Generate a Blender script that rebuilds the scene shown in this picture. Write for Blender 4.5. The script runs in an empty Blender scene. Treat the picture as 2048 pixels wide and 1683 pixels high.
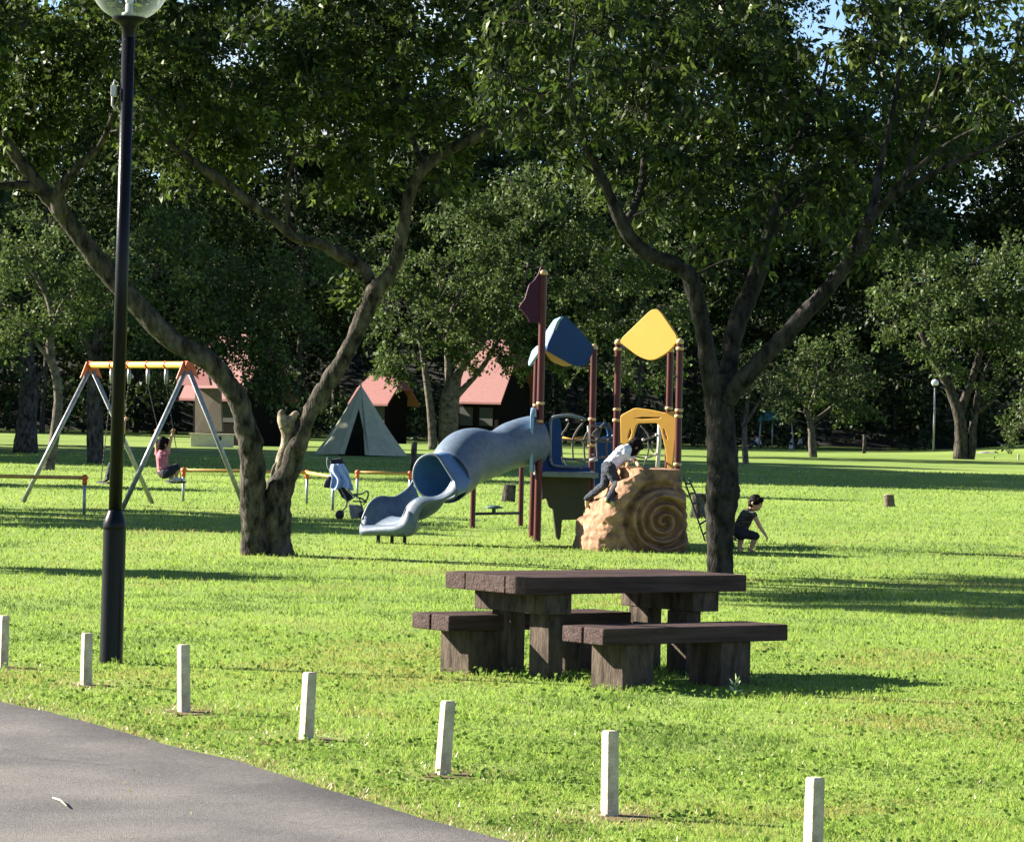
import bpy, bmesh, math, random
import numpy as np
from mathutils import Vector, Matrix, noise

random.seed(7)
rng = np.random.default_rng(7)
sc = bpy.context.scene

# ---------------------------------------------------------------- camera
F, CAM_H = 7000.0, 1.75                      # focal length in photo pixels (2048 wide)
PITCH, ROLL = math.atan(19.5 / F), math.radians(1.25)
FW = Vector((0, math.cos(PITCH), -math.sin(PITCH)))
UP0 = Vector((0, math.sin(PITCH), math.cos(PITCH)))
RT = math.cos(ROLL) * Vector((1, 0, 0)) + math.sin(ROLL) * UP0
UPV = math.cos(ROLL) * UP0 - math.sin(ROLL) * Vector((1, 0, 0))
EYE = Vector((0, 0, CAM_H))
cam = bpy.data.cameras.new('camera')
cam.sensor_width = 36.0
cam.lens = 36.0 * F / 2048.0
cam.clip_start, cam.clip_end = 0.5, 3000
camo = bpy.data.objects.new('camera', cam)
sc.collection.objects.link(camo)
camo.matrix_world = Matrix(((RT.x, UPV.x, -FW.x, 0), (RT.y, UPV.y, -FW.y, 0), (RT.z, UPV.z, -FW.z, CAM_H), (0, 0, 0, 1)))
sc.camera = camo

# ---------------------------------------------------------------- sun, sky, exposure
SUN_EL, SUN_BACK = math.radians(25), math.radians(19)     # low sun, from the left and a little behind the scene
TO_SUN = Vector((-math.cos(SUN_BACK) * math.cos(SUN_EL), math.sin(SUN_BACK) * math.cos(SUN_EL), math.sin(SUN_EL)))
sun = bpy.data.lights.new('sun', 'SUN')
sun.energy, sun.angle, sun.color = 5.0, math.radians(0.53), (1.0, 0.91, 0.77)
suno = bpy.data.objects.new('sun', sun)
suno.rotation_euler = TO_SUN.to_track_quat('Z', 'Y').to_euler()
sc.collection.objects.link(suno)
w = bpy.data.worlds.new('World')
sc.world = w
w.use_nodes = True
nt = w.node_tree
bg = nt.nodes['Background']
sky = nt.nodes.new('ShaderNodeTexSky')
sky.sky_type = 'NISHITA'
sky.sun_disc = False
sky.air_density, sky.dust_density, sky.ozone_density, sky.altitude = 0.62, 0.1, 2.0, 300
sky.sun_elevation = SUN_EL
sky.sun_rotation = math.atan2(TO_SUN.x, TO_SUN.y)
tc = nt.nodes.new('ShaderNodeTexCoord')
mp = nt.nodes.new('ShaderNodeMapping')
mp.inputs['Scale'].default_value = (1.0, 1.0, 3.2)
nz = nt.nodes.new('ShaderNodeTexNoise')
nz.inputs['Scale'].default_value = 7.0
nz.inputs['Detail'].default_value = 7.0
rp = nt.nodes.new('ShaderNodeValToRGB')
rp.color_ramp.elements[0].position, rp.color_ramp.elements[1].position = 0.47, 0.66
mx = nt.nodes.new('ShaderNodeMix')
mx.data_type = 'RGBA'
mx.inputs[7].default_value = (5.2, 5.3, 5.6, 1)
nt.links.new(tc.outputs['Generated'], mp.inputs['Vector'])
nt.links.new(mp.outputs[0], nz.inputs['Vector'])
nt.links.new(nz.outputs['Fac'], rp.inputs[0])
sx = nt.nodes.new('ShaderNodeSeparateXYZ')                  # the clouds lie low over the wood
mr = nt.nodes.new('ShaderNodeMapRange')
mr.inputs['From Min'].default_value, mr.inputs['From Max'].default_value = 0.16, 0.34
mr.inputs['To Min'].default_value, mr.inputs['To Max'].default_value = 1.0, 0.0
ml = nt.nodes.new('ShaderNodeMath')
ml.operation = 'MULTIPLY'
nt.links.new(tc.outputs['Generated'], sx.inputs[0])
nt.links.new(sx.outputs['Z'], mr.inputs['Value'])
nt.links.new(rp.outputs[0], ml.inputs[0])
nt.links.new(mr.outputs[0], ml.inputs[1])
nt.links.new(ml.outputs[0], mx.inputs[0])
nt.links.new(sky.outputs[0], mx.inputs[6])
nt.links.new(mx.outputs[2], bg.inputs['Color'])
bg.inputs['Strength'].default_value = 0.05
sc.view_settings.view_transform = 'Standard'
sc.view_settings.look = 'None'
sc.view_settings.gamma = 1.0
sc.view_settings.exposure = 2.2
sc.render.engine = 'CYCLES'
sc.cycles.max_bounces = 6
sc.cycles.transparent_max_bounces = 12
sc.cycles.caustics_reflective = sc.cycles.caustics_refractive = False


# ---------------------------------------------------------------- from a photo pixel to a place in the park
def ray(x, y):
    return FW * F + RT * (x - 1024) - UPV * (y - 841.5)


def G(x, y, z=0.0):
    d = ray(x, y)
    return EYE + d * ((z - CAM_H) / d.z)


def D(x, y, d):
    q = ray(x, y)
    return EYE + q * (d / q.y)


def lin(r, g, b):
    f = lambda c: c / 12.92 if c <= 0.04045 else ((c + 0.055) / 1.055) ** 2.4
    return (f(r / 255), f(g / 255), f(b / 255), 1)


# ---------------------------------------------------------------- materials
def mat(name, c1, c2=None, rough=0.6, scale=6.0, bump=0.0, bscale=None, spec=0.4, metal=0.0, stretch=(1, 1, 1), coat=0.0, lo=0.35, hi=0.65, rotz=0.0):
    m = bpy.data.materials.new(name)
    m.use_nodes = True
    n = m.node_tree
    p = n.nodes['Principled BSDF']
    p.inputs['Roughness'].default_value = rough
    p.inputs['Specular IOR Level'].default_value = spec
    p.inputs['Metallic'].default_value = metal
    p.inputs['Coat Weight'].default_value = coat
    t = n.nodes.new('ShaderNodeTexCoord')
    g = n.nodes.new('ShaderNodeMapping')
    g.inputs['Scale'].default_value = stretch
    if rotz:
        g.vector_type = 'TEXTURE'
        g.inputs['Rotation'].default_value = (0, 0, rotz)
        g.inputs['Scale'].default_value = tuple(1 / a for a in stretch)
    n.links.new(t.outputs['Object'], g.inputs[0])
    if c2 is None:
        c2 = tuple(min(1, c * 0.7) for c in c1[:3])
    x = n.nodes.new('ShaderNodeTexNoise')
    x.inputs['Scale'].default_value = scale
    x.inputs['Detail'].default_value = 8
    x.inputs['Roughness'].default_value = 0.65
    n.links.new(g.outputs[0], x.inputs['Vector'])
    r = n.nodes.new('ShaderNodeValToRGB')
    r.color_ramp.elements[0].position, r.color_ramp.elements[1].position = lo, hi
    r.color_ramp.elements[0].color = (*c2[:3], 1)
    r.color_ramp.elements[1].color = (*c1[:3], 1)
    n.links.new(x.outputs['Fac'], r.inputs[0])
    n.links.new(r.outputs[0], p.inputs['Base Color'])
    if bump:
        y = n.nodes.new('ShaderNodeTexNoise')
        y.inputs['Scale'].default_value = bscale or scale * 4
        y.inputs['Detail'].default_value = 6
        n.links.new(g.outputs[0], y.inputs['Vector'])
        b = n.nodes.new('ShaderNodeBump')
        b.inputs['Strength'].default_value = bump
        b.inputs['Distance'].default_value = 0.02
        n.links.new(y.outputs['Fac'], b.inputs['Height'])
        n.links.new(b.outputs[0], p.inputs['Normal'])
    return m


def leaf_mat(name, cols, trans=0.35, tcol=(0.22, 0.34, 0.04), gloss=0.06, rough=0.4):
    m = bpy.data.materials.new(name)
    m.use_nodes = True
    n = m.node_tree
    n.nodes.clear()
    out = n.nodes.new('ShaderNodeOutputMaterial')
    geo = n.nodes.new('ShaderNodeNewGeometry')
    r = n.nodes.new('ShaderNodeValToRGB')
    els = r.color_ramp.elements
    while len(els) < len(cols):
        els.new(0.5)
    for i, c in enumerate(cols):
        els[i].position = (i / max(1, len(cols) - 1)) ** 1.15
        els[i].color = (*c, 1)
    n.links.new(geo.outputs['Random Per Island'], r.inputs[0])
    d = n.nodes.new('ShaderNodeBsdfDiffuse')
    n.links.new(r.outputs[0], d.inputs[0])
    t = n.nodes.new('ShaderNodeBsdfTranslucent')
    tm = n.nodes.new('ShaderNodeMix')
    tm.data_type = 'RGBA'
    tm.inputs[0].default_value = 0.3
    tm.inputs[7].default_value = (*tcol, 1)
    n.links.new(r.outputs[0], tm.inputs[6])
    n.links.new(tm.outputs[2], t.inputs[0])
    a = n.nodes.new('ShaderNodeMixShader')
    a.inputs[0].default_value = trans
    n.links.new(d.outputs[0], a.inputs[1])
    n.links.new(t.outputs[0], a.inputs[2])
    g = n.nodes.new('ShaderNodeBsdfGlossy')
    g.inputs['Roughness'].default_value = rough
    g.inputs['Color'].default_value = (0.9, 0.95, 0.9, 1)
    b = n.nodes.new('ShaderNodeMixShader')
    b.inputs[0].default_value = gloss
    n.links.new(a.outputs[0], b.inputs[1])
    n.links.new(g.outputs[0], b.inputs[2])
    n.links.new(b.outputs[0], out.inputs[0])
    return m


M = {}
M['bark_dark'] = mat('bark_dark', (0.062, 0.056, 0.050), (0.008, 0.0075, 0.007), 0.92, 10, 1.0, 34, 0.1, stretch=(1, 1, 0.42), lo=0.38, hi=0.72)
M['bark'] = mat('bark', (0.120, 0.106, 0.088), (0.012, 0.011, 0.010), 0.92, 10, 1.0, 34, 0.1, stretch=(1, 1, 0.42), lo=0.38, hi=0.70)
M['bark_pale'] = mat('bark_pale', (0.145, 0.13, 0.108), (0.03, 0.027, 0.023), 0.9, 5, 0.6, 20, 0.1)
M['stub'] = mat('stub_wood', (0.36, 0.30, 0.215), (0.09, 0.072, 0.055), 0.85, 9, 0.5, 30, 0.2)
M['scar'] = mat('scar_wood', (0.20, 0.19, 0.16), (0.11, 0.10, 0.085), 0.9, 10, 0.4, 40, 0.2)
M['leaf_near'] = leaf_mat('leaf_near', [(0.009, 0.017, 0.007), (0.016, 0.029, 0.009), (0.030, 0.052, 0.014), (0.115, 0.165, 0.032)], 0.42, (0.09, 0.14, 0.016), 0.018, 0.45)  # bright last tone stands for backlit leaves, dark tones for self-shaded ones
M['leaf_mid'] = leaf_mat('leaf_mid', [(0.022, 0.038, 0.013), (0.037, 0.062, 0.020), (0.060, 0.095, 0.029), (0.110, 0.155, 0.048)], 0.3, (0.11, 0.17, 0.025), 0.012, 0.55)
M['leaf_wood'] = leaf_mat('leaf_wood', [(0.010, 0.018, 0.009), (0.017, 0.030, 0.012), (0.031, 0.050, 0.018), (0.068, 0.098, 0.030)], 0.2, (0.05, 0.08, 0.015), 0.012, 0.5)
M['grass'] = leaf_mat('grass_blade', [(0.145, 0.240, 0.038), (0.205, 0.315, 0.056), (0.255, 0.365, 0.074), (0.32, 0.40, 0.11)], 0.44, (0.33, 0.48, 0.075), 0.0, 0.4)
M['clover'] = leaf_mat('clover_leaf', [(0.09, 0.165, 0.030), (0.14, 0.225, 0.046), (0.20, 0.285, 0.075)], 0.34, (0.24, 0.35, 0.065), 0.0, 0.5)
M['pale_grass'] = leaf_mat('pale_grass_blade', [(0.20, 0.225, 0.05), (0.27, 0.28, 0.08), (0.33, 0.32, 0.12)], 0.4, (0.36, 0.38, 0.09), 0.0)
M['dark_grass'] = leaf_mat('dark_grass_blade', [(0.075, 0.135, 0.032), (0.11, 0.18, 0.044), (0.15, 0.22, 0.055)], 0.36, (0.16, 0.27, 0.05), 0.0)
M['soil'] = mat('bare_soil', (0.17, 0.135, 0.07), (0.09, 0.075, 0.04), 0.95, 14, 0.6, 60, 0.1)
M['dry'] = leaf_mat('dry_grass', [(0.30, 0.25, 0.11), (0.38, 0.33, 0.16), (0.24, 0.24, 0.08)], 0.4, (0.4, 0.34, 0.14), 0.04)
M['weed'] = leaf_mat('weed_leaf', [(0.16, 0.25, 0.10), (0.26, 0.36, 0.16)], 0.35, (0.3, 0.42, 0.12), 0.08)
M['lamp'] = mat('lamp_paint', (0.006, 0.0065, 0.009), (0.004, 0.0045, 0.006), 0.30, 14, 0.06, 60, 0.15)
M['grey_box'] = mat('grey_plastic', (0.45, 0.45, 0.42), (0.36, 0.36, 0.33), 0.5)
M['concrete'] = mat('bollard_concrete', (0.60, 0.52, 0.40), (0.34, 0.295, 0.22), 0.9, 14, 0.35, 90, 0.2)
M['plank'] = mat('table_plank', (0.085, 0.056, 0.052), (0.024, 0.0155, 0.015), 0.8, 4, 0.7, 12, 0.12, stretch=(0.5, 6, 6), rotz=math.radians(36), lo=0.3, hi=0.7)
M['leg'] = mat('table_leg', (0.105, 0.082, 0.065), (0.030, 0.0245, 0.0205), 0.9, 9, 0.5, 40, 0.08, stretch=(1.6, 1.6, 0.5))
M['red_post'] = mat('red_post', (0.080, 0.010, 0.013), (0.052, 0.007, 0.009), 0.4, 5, 0.0, spec=0.3)
M['cap'] = mat('post_cap', (0.62, 0.42, 0.20), (0.48, 0.32, 0.15), 0.5)
M['pipe'] = mat('grey_pipe', (0.16, 0.20, 0.22), (0.10, 0.13, 0.15), 0.45)
M['pale_pipe'] = mat('pale_pipe', (0.62, 0.57, 0.45), (0.5, 0.46, 0.36), 0.45)
M['rope'] = mat('rope', (0.13, 0.12, 0.115), (0.07, 0.065, 0.06), 0.9)
M['rope_pale'] = mat('rope_joint', (0.52, 0.49, 0.46), (0.36, 0.34, 0.32), 0.7)
M['yellow'] = mat('yellow_panel', (0.58, 0.32, 0.06), (0.54, 0.295, 0.05), 0.5, 2.0, spec=0.2)
M['orange'] = mat('orange_panel', (0.60, 0.30, 0.05), (0.54, 0.26, 0.04), 0.5, 2.0)
M['blue'] = mat('blue_panel', (0.006, 0.045, 0.16), (0.005, 0.038, 0.14), 0.5, 2.0, spec=0.15)
M['blue_edge'] = mat('blue_panel_edge', (0.20, 0.34, 0.50), (0.15, 0.27, 0.40), 0.5, 20)
M['purple'] = mat('purple_panel', (0.055, 0.012, 0.036), (0.046, 0.010, 0.030), 0.5, 2.0, spec=0.15)
M['olive'] = mat('olive_panel', (0.034, 0.033, 0.018), (0.024, 0.024, 0.013), 0.6, 3.0)
M['slide'] = mat('slide_plastic', (0.118, 0.160, 0.218), (0.066, 0.098, 0.145), 0.48, 16, 0.25, 90, 0.35, lo=0.3, hi=0.72)
M['slide_in'] = mat('slide_inside', (0.06, 0.155, 0.33), (0.05, 0.13, 0.28), 0.45, 6, 0.05, 60)
M['rock'] = mat('climbing_rock', (0.37, 0.218, 0.132), (0.125, 0.074, 0.047), 0.85, 5, 0.5, 26, 0.2)
M['galv'] = mat('galvanised_steel', (0.34, 0.35, 0.35), (0.18, 0.19, 0.20), 0.45, 18, 0.05, 60, metal=0.5)
M['swing_yellow'] = mat('yellow_paint', (0.78, 0.48, 0.09), (0.66, 0.38, 0.06), 0.45, 9)
M['rail_yellow'] = mat('rail_yellow', (0.46, 0.29, 0.07), (0.34, 0.20, 0.05), 0.55, 9)
M['orange_cap'] = mat('orange_cap', (0.62, 0.13, 0.035), (0.48, 0.09, 0.025), 0.5, 9)
M['chain'] = mat('chain', (0.06, 0.045, 0.05), (0.04, 0.03, 0.03), 0.6)
M['rubber'] = mat('black_rubber', (0.018, 0.018, 0.02), (0.012, 0.012, 0.013), 0.7)
M['canvas'] = mat('tent_canvas', (0.36, 0.37, 0.255), (0.28, 0.29, 0.20), 0.9, 3, 0.15, 60, 0.15)
M['dark_in'] = mat('tent_inside', (0.035, 0.037, 0.032), (0.025, 0.027, 0.024), 0.9)
M['roof'] = mat('red_roof', (0.215, 0.072, 0.066), (0.155, 0.050, 0.046), 0.7, 5, 0.3, 30, stretch=(1, 1, 4))
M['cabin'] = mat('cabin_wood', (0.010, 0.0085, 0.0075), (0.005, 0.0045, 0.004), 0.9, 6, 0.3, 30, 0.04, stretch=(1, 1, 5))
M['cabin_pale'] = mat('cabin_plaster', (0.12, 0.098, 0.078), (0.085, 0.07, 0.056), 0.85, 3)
M['cream'] = mat('cream_board', (0.62, 0.55, 0.42), (0.52, 0.46, 0.34), 0.8, 5)
M['towel'] = mat('blue_towel', (0.22, 0.36, 0.66), (0.50, 0.58, 0.74), 0.95, 9, 0.3, 60, 0.1, stretch=(3, 3, 0.6))
M['navy'] = mat('navy_cloth', (0.016, 0.018, 0.030), (0.010, 0.012, 0.020), 0.9, 20)
M['grey_cloth'] = mat('grey_cloth', (0.24, 0.23, 0.24), (0.14, 0.14, 0.15), 0.9, 12)
M['white_cloth'] = mat('white_shirt', (0.72, 0.71, 0.74), (0.60, 0.60, 0.64), 0.9, 10, 0.3, 40)
M['pink_cloth'] = mat('pink_shirt', (0.48, 0.16, 0.20), (0.38, 0.12, 0.16), 0.9, 10)
M['dark_shirt'] = mat('dark_striped_shirt', (0.050, 0.050, 0.046), (0.020, 0.014, 0.018), 0.9, 14, stretch=(0.2, 0.2, 2.2), lo=0.46, hi=0.54)
M['jeans'] = mat('dark_jeans', (0.030, 0.040, 0.062), (0.018, 0.024, 0.038), 0.9, 16)
M['skin'] = mat('skin', (0.50, 0.275, 0.175), (0.44, 0.235, 0.145), 0.55, 8)
M['hair'] = mat('dark_hair', (0.010, 0.0075, 0.0075), (0.005, 0.004, 0.004), 0.75, 30, spec=0.08, stretch=(1, 1, 0.2))
M['shoe'] = mat('khaki_shoe', (0.42, 0.38, 0.24), (0.30, 0.27, 0.17), 0.8)
M['eye'] = mat('eye_dark', (0.01, 0.008, 0.008), rough=0.2)
M['lip'] = mat('lip', (0.36, 0.12, 0.10), rough=0.5)
M['green_pipe'] = mat('green_pipe', (0.05, 0.10, 0.085), (0.03, 0.07, 0.06), 0.5)
M['teal'] = mat('teal_canopy', (0.035, 0.16, 0.15), (0.025, 0.12, 0.115), 0.7)
M['stump'] = mat('stump_wood', (0.17, 0.125, 0.085), (0.06, 0.045, 0.034), 0.9, 10, 0.7, 30)
M['stump_top'] = mat('stump_top', (0.40, 0.32, 0.22), (0.26, 0.20, 0.14), 0.9, 14)
M['red_wood'] = mat('red_wood', (0.24, 0.11, 0.08), (0.17, 0.08, 0.06), 0.8, 10)
M['stone'] = mat('grey_stone', (0.30, 0.28, 0.25), (0.18, 0.17, 0.15), 0.9, 4, 0.6, 18)
M['stick'] = mat('pale_stick', (0.62, 0.55, 0.36), (0.5, 0.43, 0.28), 0.8)
M['dark_soil'] = mat('forest_soil', (0.010, 0.013, 0.007), (0.006, 0.008, 0.004), 0.95, 0.4)

mg = bpy.data.materials.new('lamp_glass')
mg.use_nodes = True
n = mg.node_tree
n.nodes.clear()
o_ = n.nodes.new('ShaderNodeOutputMaterial')
t_ = n.nodes.new('ShaderNodeBsdfTransparent')
t_.inputs[0].default_value = (0.90, 0.93, 0.93, 1)
g_ = n.nodes.new('ShaderNodeBsdfGlossy')
g_.inputs['Roughness'].default_value = 0.04
d_ = n.nodes.new('ShaderNodeBsdfDiffuse')
d_.inputs[0].default_value = (0.55, 0.58, 0.57, 1)
l_ = n.nodes.new('ShaderNodeLayerWeight')
l_.inputs[0].default_value = 0.25
m1 = n.nodes.new('ShaderNodeMixShader')
m1.inputs[0].default_value = 0.5
m2 = n.nodes.new('ShaderNodeMixShader')
n.links.new(g_.outputs[0], m1.inputs[1])
n.links.new(d_.outputs[0], m1.inputs[2])
n.links.new(l_.outputs['Facing'], m2.inputs[0])
n.links.new(t_.outputs[0], m2.inputs[1])
n.links.new(m1.outputs[0], m2.inputs[2])
n.links.new(m2.outputs[0], o_.inputs[0])
M['glass'] = mg

# ---------------------------------------------------------------- builders
ORG = {}


def tag(o, label=None, cat=None, group=None, kind=None):
    if label: o['label'] = label
    if cat: o['category'] = cat
    if group: o['group'] = group
    if kind: o['kind'] = kind
    return o


def thing(name, label, cat, loc, group=None):
    o = bpy.data.objects.new(name, None)
    o.empty_display_size = 0.2
    sc.collection.objects.link(o)
    o.location = loc
    ORG[o.name] = Vector(loc)
    return tag(o, label, cat, group)


def link(name, me, m, parent=None, loc=None):
    o = bpy.data.objects.new(name, me)
    sc.collection.objects.link(o)
    if m and not me.materials:
        me.materials.append(m)
    if parent:
        o.parent = parent
        ORG[o.name] = ORG[parent.name]
    else:
        o.location = loc or (0, 0, 0)
        ORG[o.name] = Vector(loc or (0, 0, 0))
    return o


def evaluated(me, mods):
    o = bpy.data.objects.new('tmp', me)
    sc.collection.objects.link(o)
    for kind, props in mods:
        md = o.modifiers.new(kind, kind)
        for k, v in props.items():
            setattr(md, k, v)
    dg = bpy.context.evaluated_depsgraph_get()
    r = bpy.data.meshes.new_from_object(o.evaluated_get(dg))
    bpy.data.objects.remove(o)
    bpy.data.meshes.remove(me)
    return r


class MB:
    def __init__(s):
        s.v, s.f = [], []

    def add(s, vs, fs):
        b = len(s.v)
        s.v += [Vector(v) for v in vs]
        s.f += [tuple(i + b for i in f) for f in fs]
        return s

    def obox(s, o, u, v, w):
        o, u, v, w = Vector(o), Vector(u), Vector(v), Vector(w)
        P = [o, o + u, o + u + v, o + v, o + w, o + u + w, o + u + v + w, o + v + w]
        fs = [(0, 3, 2, 1), (4, 5, 6, 7), (0, 1, 5, 4), (1, 2, 6, 5), (2, 3, 7, 6), (3, 0, 4, 7)]
        if u.cross(v).dot(w) < 0:
            fs = [tuple(reversed(f)) for f in fs]
        return s.add(P, fs)

    def box(s, c, sx, sy, sz, rz=0.0):
        u = Vector((math.cos(rz), math.sin(rz), 0)) * sx
        v = Vector((-math.sin(rz), math.cos(rz), 0)) * sy
        w_ = Vector((0, 0, sz))
        return s.obox(Vector(c) - (u + v + w_) / 2, u, v, w_)

    def tube(s, pts, rads, n=10, caps=True, wob=0.0, seed=0.0):
        pts = [Vector(p) for p in pts]
        if not hasattr(rads, '__len__'):
            rads = [rads] * len(pts)
        b = len(s.v)
        ref = Vector((0.123, 0.31, 0.94)).normalized()
        prev = None
        for i, p in enumerate(pts):
            t = pts[min(i + 1, len(pts) - 1)] - pts[max(i - 1, 0)]
            if t.length < 1e-9: t = Vector((0, 0, 1))
            t.normalize()
            if prev is None:
                a = t.orthogonal().normalized() if abs(t.dot(ref)) > 0.98 else (ref - t * ref.dot(t)).normalized()
            else:
                a = (prev - t * prev.dot(t))
                a = a.normalized() if a.length > 1e-6 else t.orthogonal().normalized()
            prev = a
            c = t.cross(a)
            for k in range(n):
                an = 2 * math.pi * k / n
                d = a * math.cos(an) + c * math.sin(an)
                r = rads[i]
                if wob:
                    q = p + d * r
                    r *= 1 + wob * noise.noise(q * 3.5 + Vector((seed, 0, 0))) + wob * 0.7 * noise.noise(q * 11) + wob * 0.55 * noise.noise(Vector((q.x * 24, q.y * 24, q.z * 9)))
                s.v.append(p + d * r)
        for i in range(len(pts) - 1):
            for k in range(n):
                a0, a1 = b + i * n + k, b + i * n + (k + 1) % n
                s.f.append((a0, a1, a1 + n, a0 + n))
        if caps:
            s.f.append(tuple(b + k for k in reversed(range(n))))
            s.f.append(tuple(b + (len(pts) - 1) * n + k for k in range(n)))
        return s

    def lathe(s, base, prof, n=24, axis=(0, 0, 1)):
        ax = Vector(axis).normalized()
        base = Vector(base)
        a = ax.orthogonal().normalized()
        c = ax.cross(a)
        b = len(s.v)
        for r, z in prof:
            for k in range(n):
                an = 2 * math.pi * k / n
                s.v.append(base + ax * z + (a * math.cos(an) + c * math.sin(an)) * max(r, 1e-4))
        for i in range(len(prof) - 1):
            for k in range(n):
                a0, a1 = b + i * n + k, b + i * n + (k + 1) % n
                s.f.append((a0, a1, a1 + n, a0 + n))
        s.f.append(tuple(b + k for k in reversed(range(n))))
        s.f.append(tuple(b + (len(prof) - 1) * n + k for k in range(n)))
        return s

    def ball(s, c, r, nu=16, nv=10, rot=None):
        if not hasattr(r, '__len__'): r = (r, r, r)
        b = len(s.v)
        R = rot or Matrix.Identity(3)
        for j in range(1, nv):
            th = math.pi * j / nv
            for k in range(nu):
                ph = 2 * math.pi * k / nu
                s.v.append(Vector(c) + R @ Vector((r[0] * math.sin(th) * math.cos(ph), r[1] * math.sin(th) * math.sin(ph), r[2] * math.cos(th))))
        top, bot = len(s.v), len(s.v) + 1
        s.v += [Vector(c) + R @ Vector((0, 0, r[2])), Vector(c) - R @ Vector((0, 0, r[2]))]
        for j in range(nv - 2):
            for k in range(nu):
                a0, a1 = b + j * nu + k, b + j * nu + (k + 1) % nu
                s.f.append((a0, a0 + nu, a1 + nu, a1))
        for k in range(nu):
            s.f.append((top, b + k, b + (k + 1) % nu))
            q = b + (nv - 2) * nu
            s.f.append((bot, q + (k + 1) % nu, q + k))
        return s

    def prism(s, poly, off):
        poly = [Vector(p) for p in poly]
        off = Vector(off)
        nn = len(poly)
        nrm = sum(((poly[i] - poly[0]).cross(poly[(i + 1) % nn] - poly[0]) for i in range(1, nn)), Vector())
        if nrm.dot(off) > 0: poly = poly[::-1]
        P = poly + [p + off for p in poly]
        fs = [tuple(range(nn)), tuple(reversed(range(nn, 2 * nn)))]
        fs += [(i, i + nn, (i + 1) % nn + nn, (i + 1) % nn) for i in range(nn)]
        return s.add(P, fs)

    def mesh(s, name, o=Vector(), smooth=False):
        me = bpy.data.meshes.new(name)
        me.from_pydata([v - o for v in s.v], [], s.f)
        me.update()
        if smooth:
            me.polygons.foreach_set('use_smooth', [True] * len(me.polygons))
        return me

    def build(s, name, m, parent=None, loc=None, smooth=False, bevel=0.0, mods=None):
        o = ORG[parent.name] if parent else Vector(loc or (0, 0, 0))
        me = s.mesh(name, o, smooth)
        ml = list(mods or [])
        if bevel:
            ml.append(('BEVEL', dict(width=bevel, segments=2, limit_method='ANGLE', harden_normals=False)))
        if ml:
            me = evaluated(me, ml)
            me.name = name
            if smooth:
                me.polygons.foreach_set('use_smooth', [True] * len(me.polygons))
        return link(name, me, m, parent, loc)


def np_mesh(name, verts, k):
    """N separate faces of k vertices each."""
    verts = np.ascontiguousarray(verts, dtype=np.float32).reshape(-1, 3)
    nv = len(verts)
    nf = nv // k
    me = bpy.data.meshes.new(name)
    me.vertices.add(nv)
    me.vertices.foreach_set('co', verts.ravel())
    me.loops.add(nv)
    me.loops.foreach_set('vertex_index', np.arange(nv, dtype=np.int32))
    me.polygons.add(nf)
    me.polygons.foreach_set('loop_start', np.arange(0, nv, k, dtype=np.int32))
    me.polygons.foreach_set('loop_total', np.full(nf, k, dtype=np.int32))
    me.update(calc_edges=True)
    return me


def unit(a):
    return a / np.maximum(np.linalg.norm(a, axis=1, keepdims=True), 1e-9)


def leaf_verts(pos, dr, ln, wd, fold=0.25):
    """pointed leaves: base, side, tip, side; folded along the midrib, random roll."""
    N = len(pos)
    dr = unit(dr)
    rv = rng.normal(size=(N, 3))
    side = unit(np.cross(dr, rv))
    up = np.cross(side, dr)
    ln = np.broadcast_to(ln, N)[:, None]
    wd = np.broadcast_to(wd, N)[:, None]
    v = np.empty((N, 4, 3))
    v[:, 0] = pos
    v[:, 1] = pos + dr * ln * 0.42 + side * wd * 0.5 + up * wd * fold
    v[:, 2] = pos + dr * ln - up * ln * 0.08
    v[:, 3] = pos + dr * ln * 0.42 - side * wd * 0.5 + up * wd * fold
    return v


def panel(name, outer, holes, O, X, Y, thick, m, parent, bevel=0.006):
    """a flat board with holes, outline in metres along X and Y from O."""
    cu = bpy.data.curves.new(name, 'CURVE')
    cu.dimensions = '2D'
    cu.fill_mode = 'BOTH'
    for poly in [outer] + list(holes):
        sp = cu.splines.new('POLY')
        sp.points.add(len(poly) - 1)
        for i, (a, b) in enumerate(poly):
            sp.points[i].co = (a, b, 0, 1)
        sp.use_cyclic_u = True
    cu.extrude = thick / 2
    cu.bevel_depth = bevel
    cu.bevel_resolution = 1
    o = bpy.data.objects.new('tmp', cu)
    sc.collection.objects.link(o)
    dg = bpy.context.evaluated_depsgraph_get()
    me = bpy.data.meshes.new_from_object(o.evaluated_get(dg))
    bpy.data.objects.remove(o)
    X, Y = Vector(X).normalized(), Vector(Y).normalized()
    Z = X.cross(Y).normalized()
    o0 = Vector(O) - ORG[parent.name]
    me.transform(Matrix(((X.x, Y.x, Z.x, o0.x), (X.y, Y.y, Z.y, o0.y), (X.z, Y.z, Z.z, o0.z), (0, 0, 0, 1))))
    me.materials.clear()
    return link(name, me, m, parent)


def rounded(poly, r, n=6):
    out = []
    N = len(poly)
    for i in range(N):
        p0, p, p1 = Vector(poly[i - 1]), Vector(poly[i]), Vector(poly[(i + 1) % N])
        a, b = (p0 - p), (p1 - p)
        rr = min(r, a.length * 0.45, b.length * 0.45)
        A, B = p + a.normalized() * rr, p + b.normalized() * rr
        for k in range(n + 1):
            t = k / n
            q = A * (1 - t) ** 2 + p * 2 * t * (1 - t) + B * t * t
            out.append((q.x, q.y))
    return out


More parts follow.
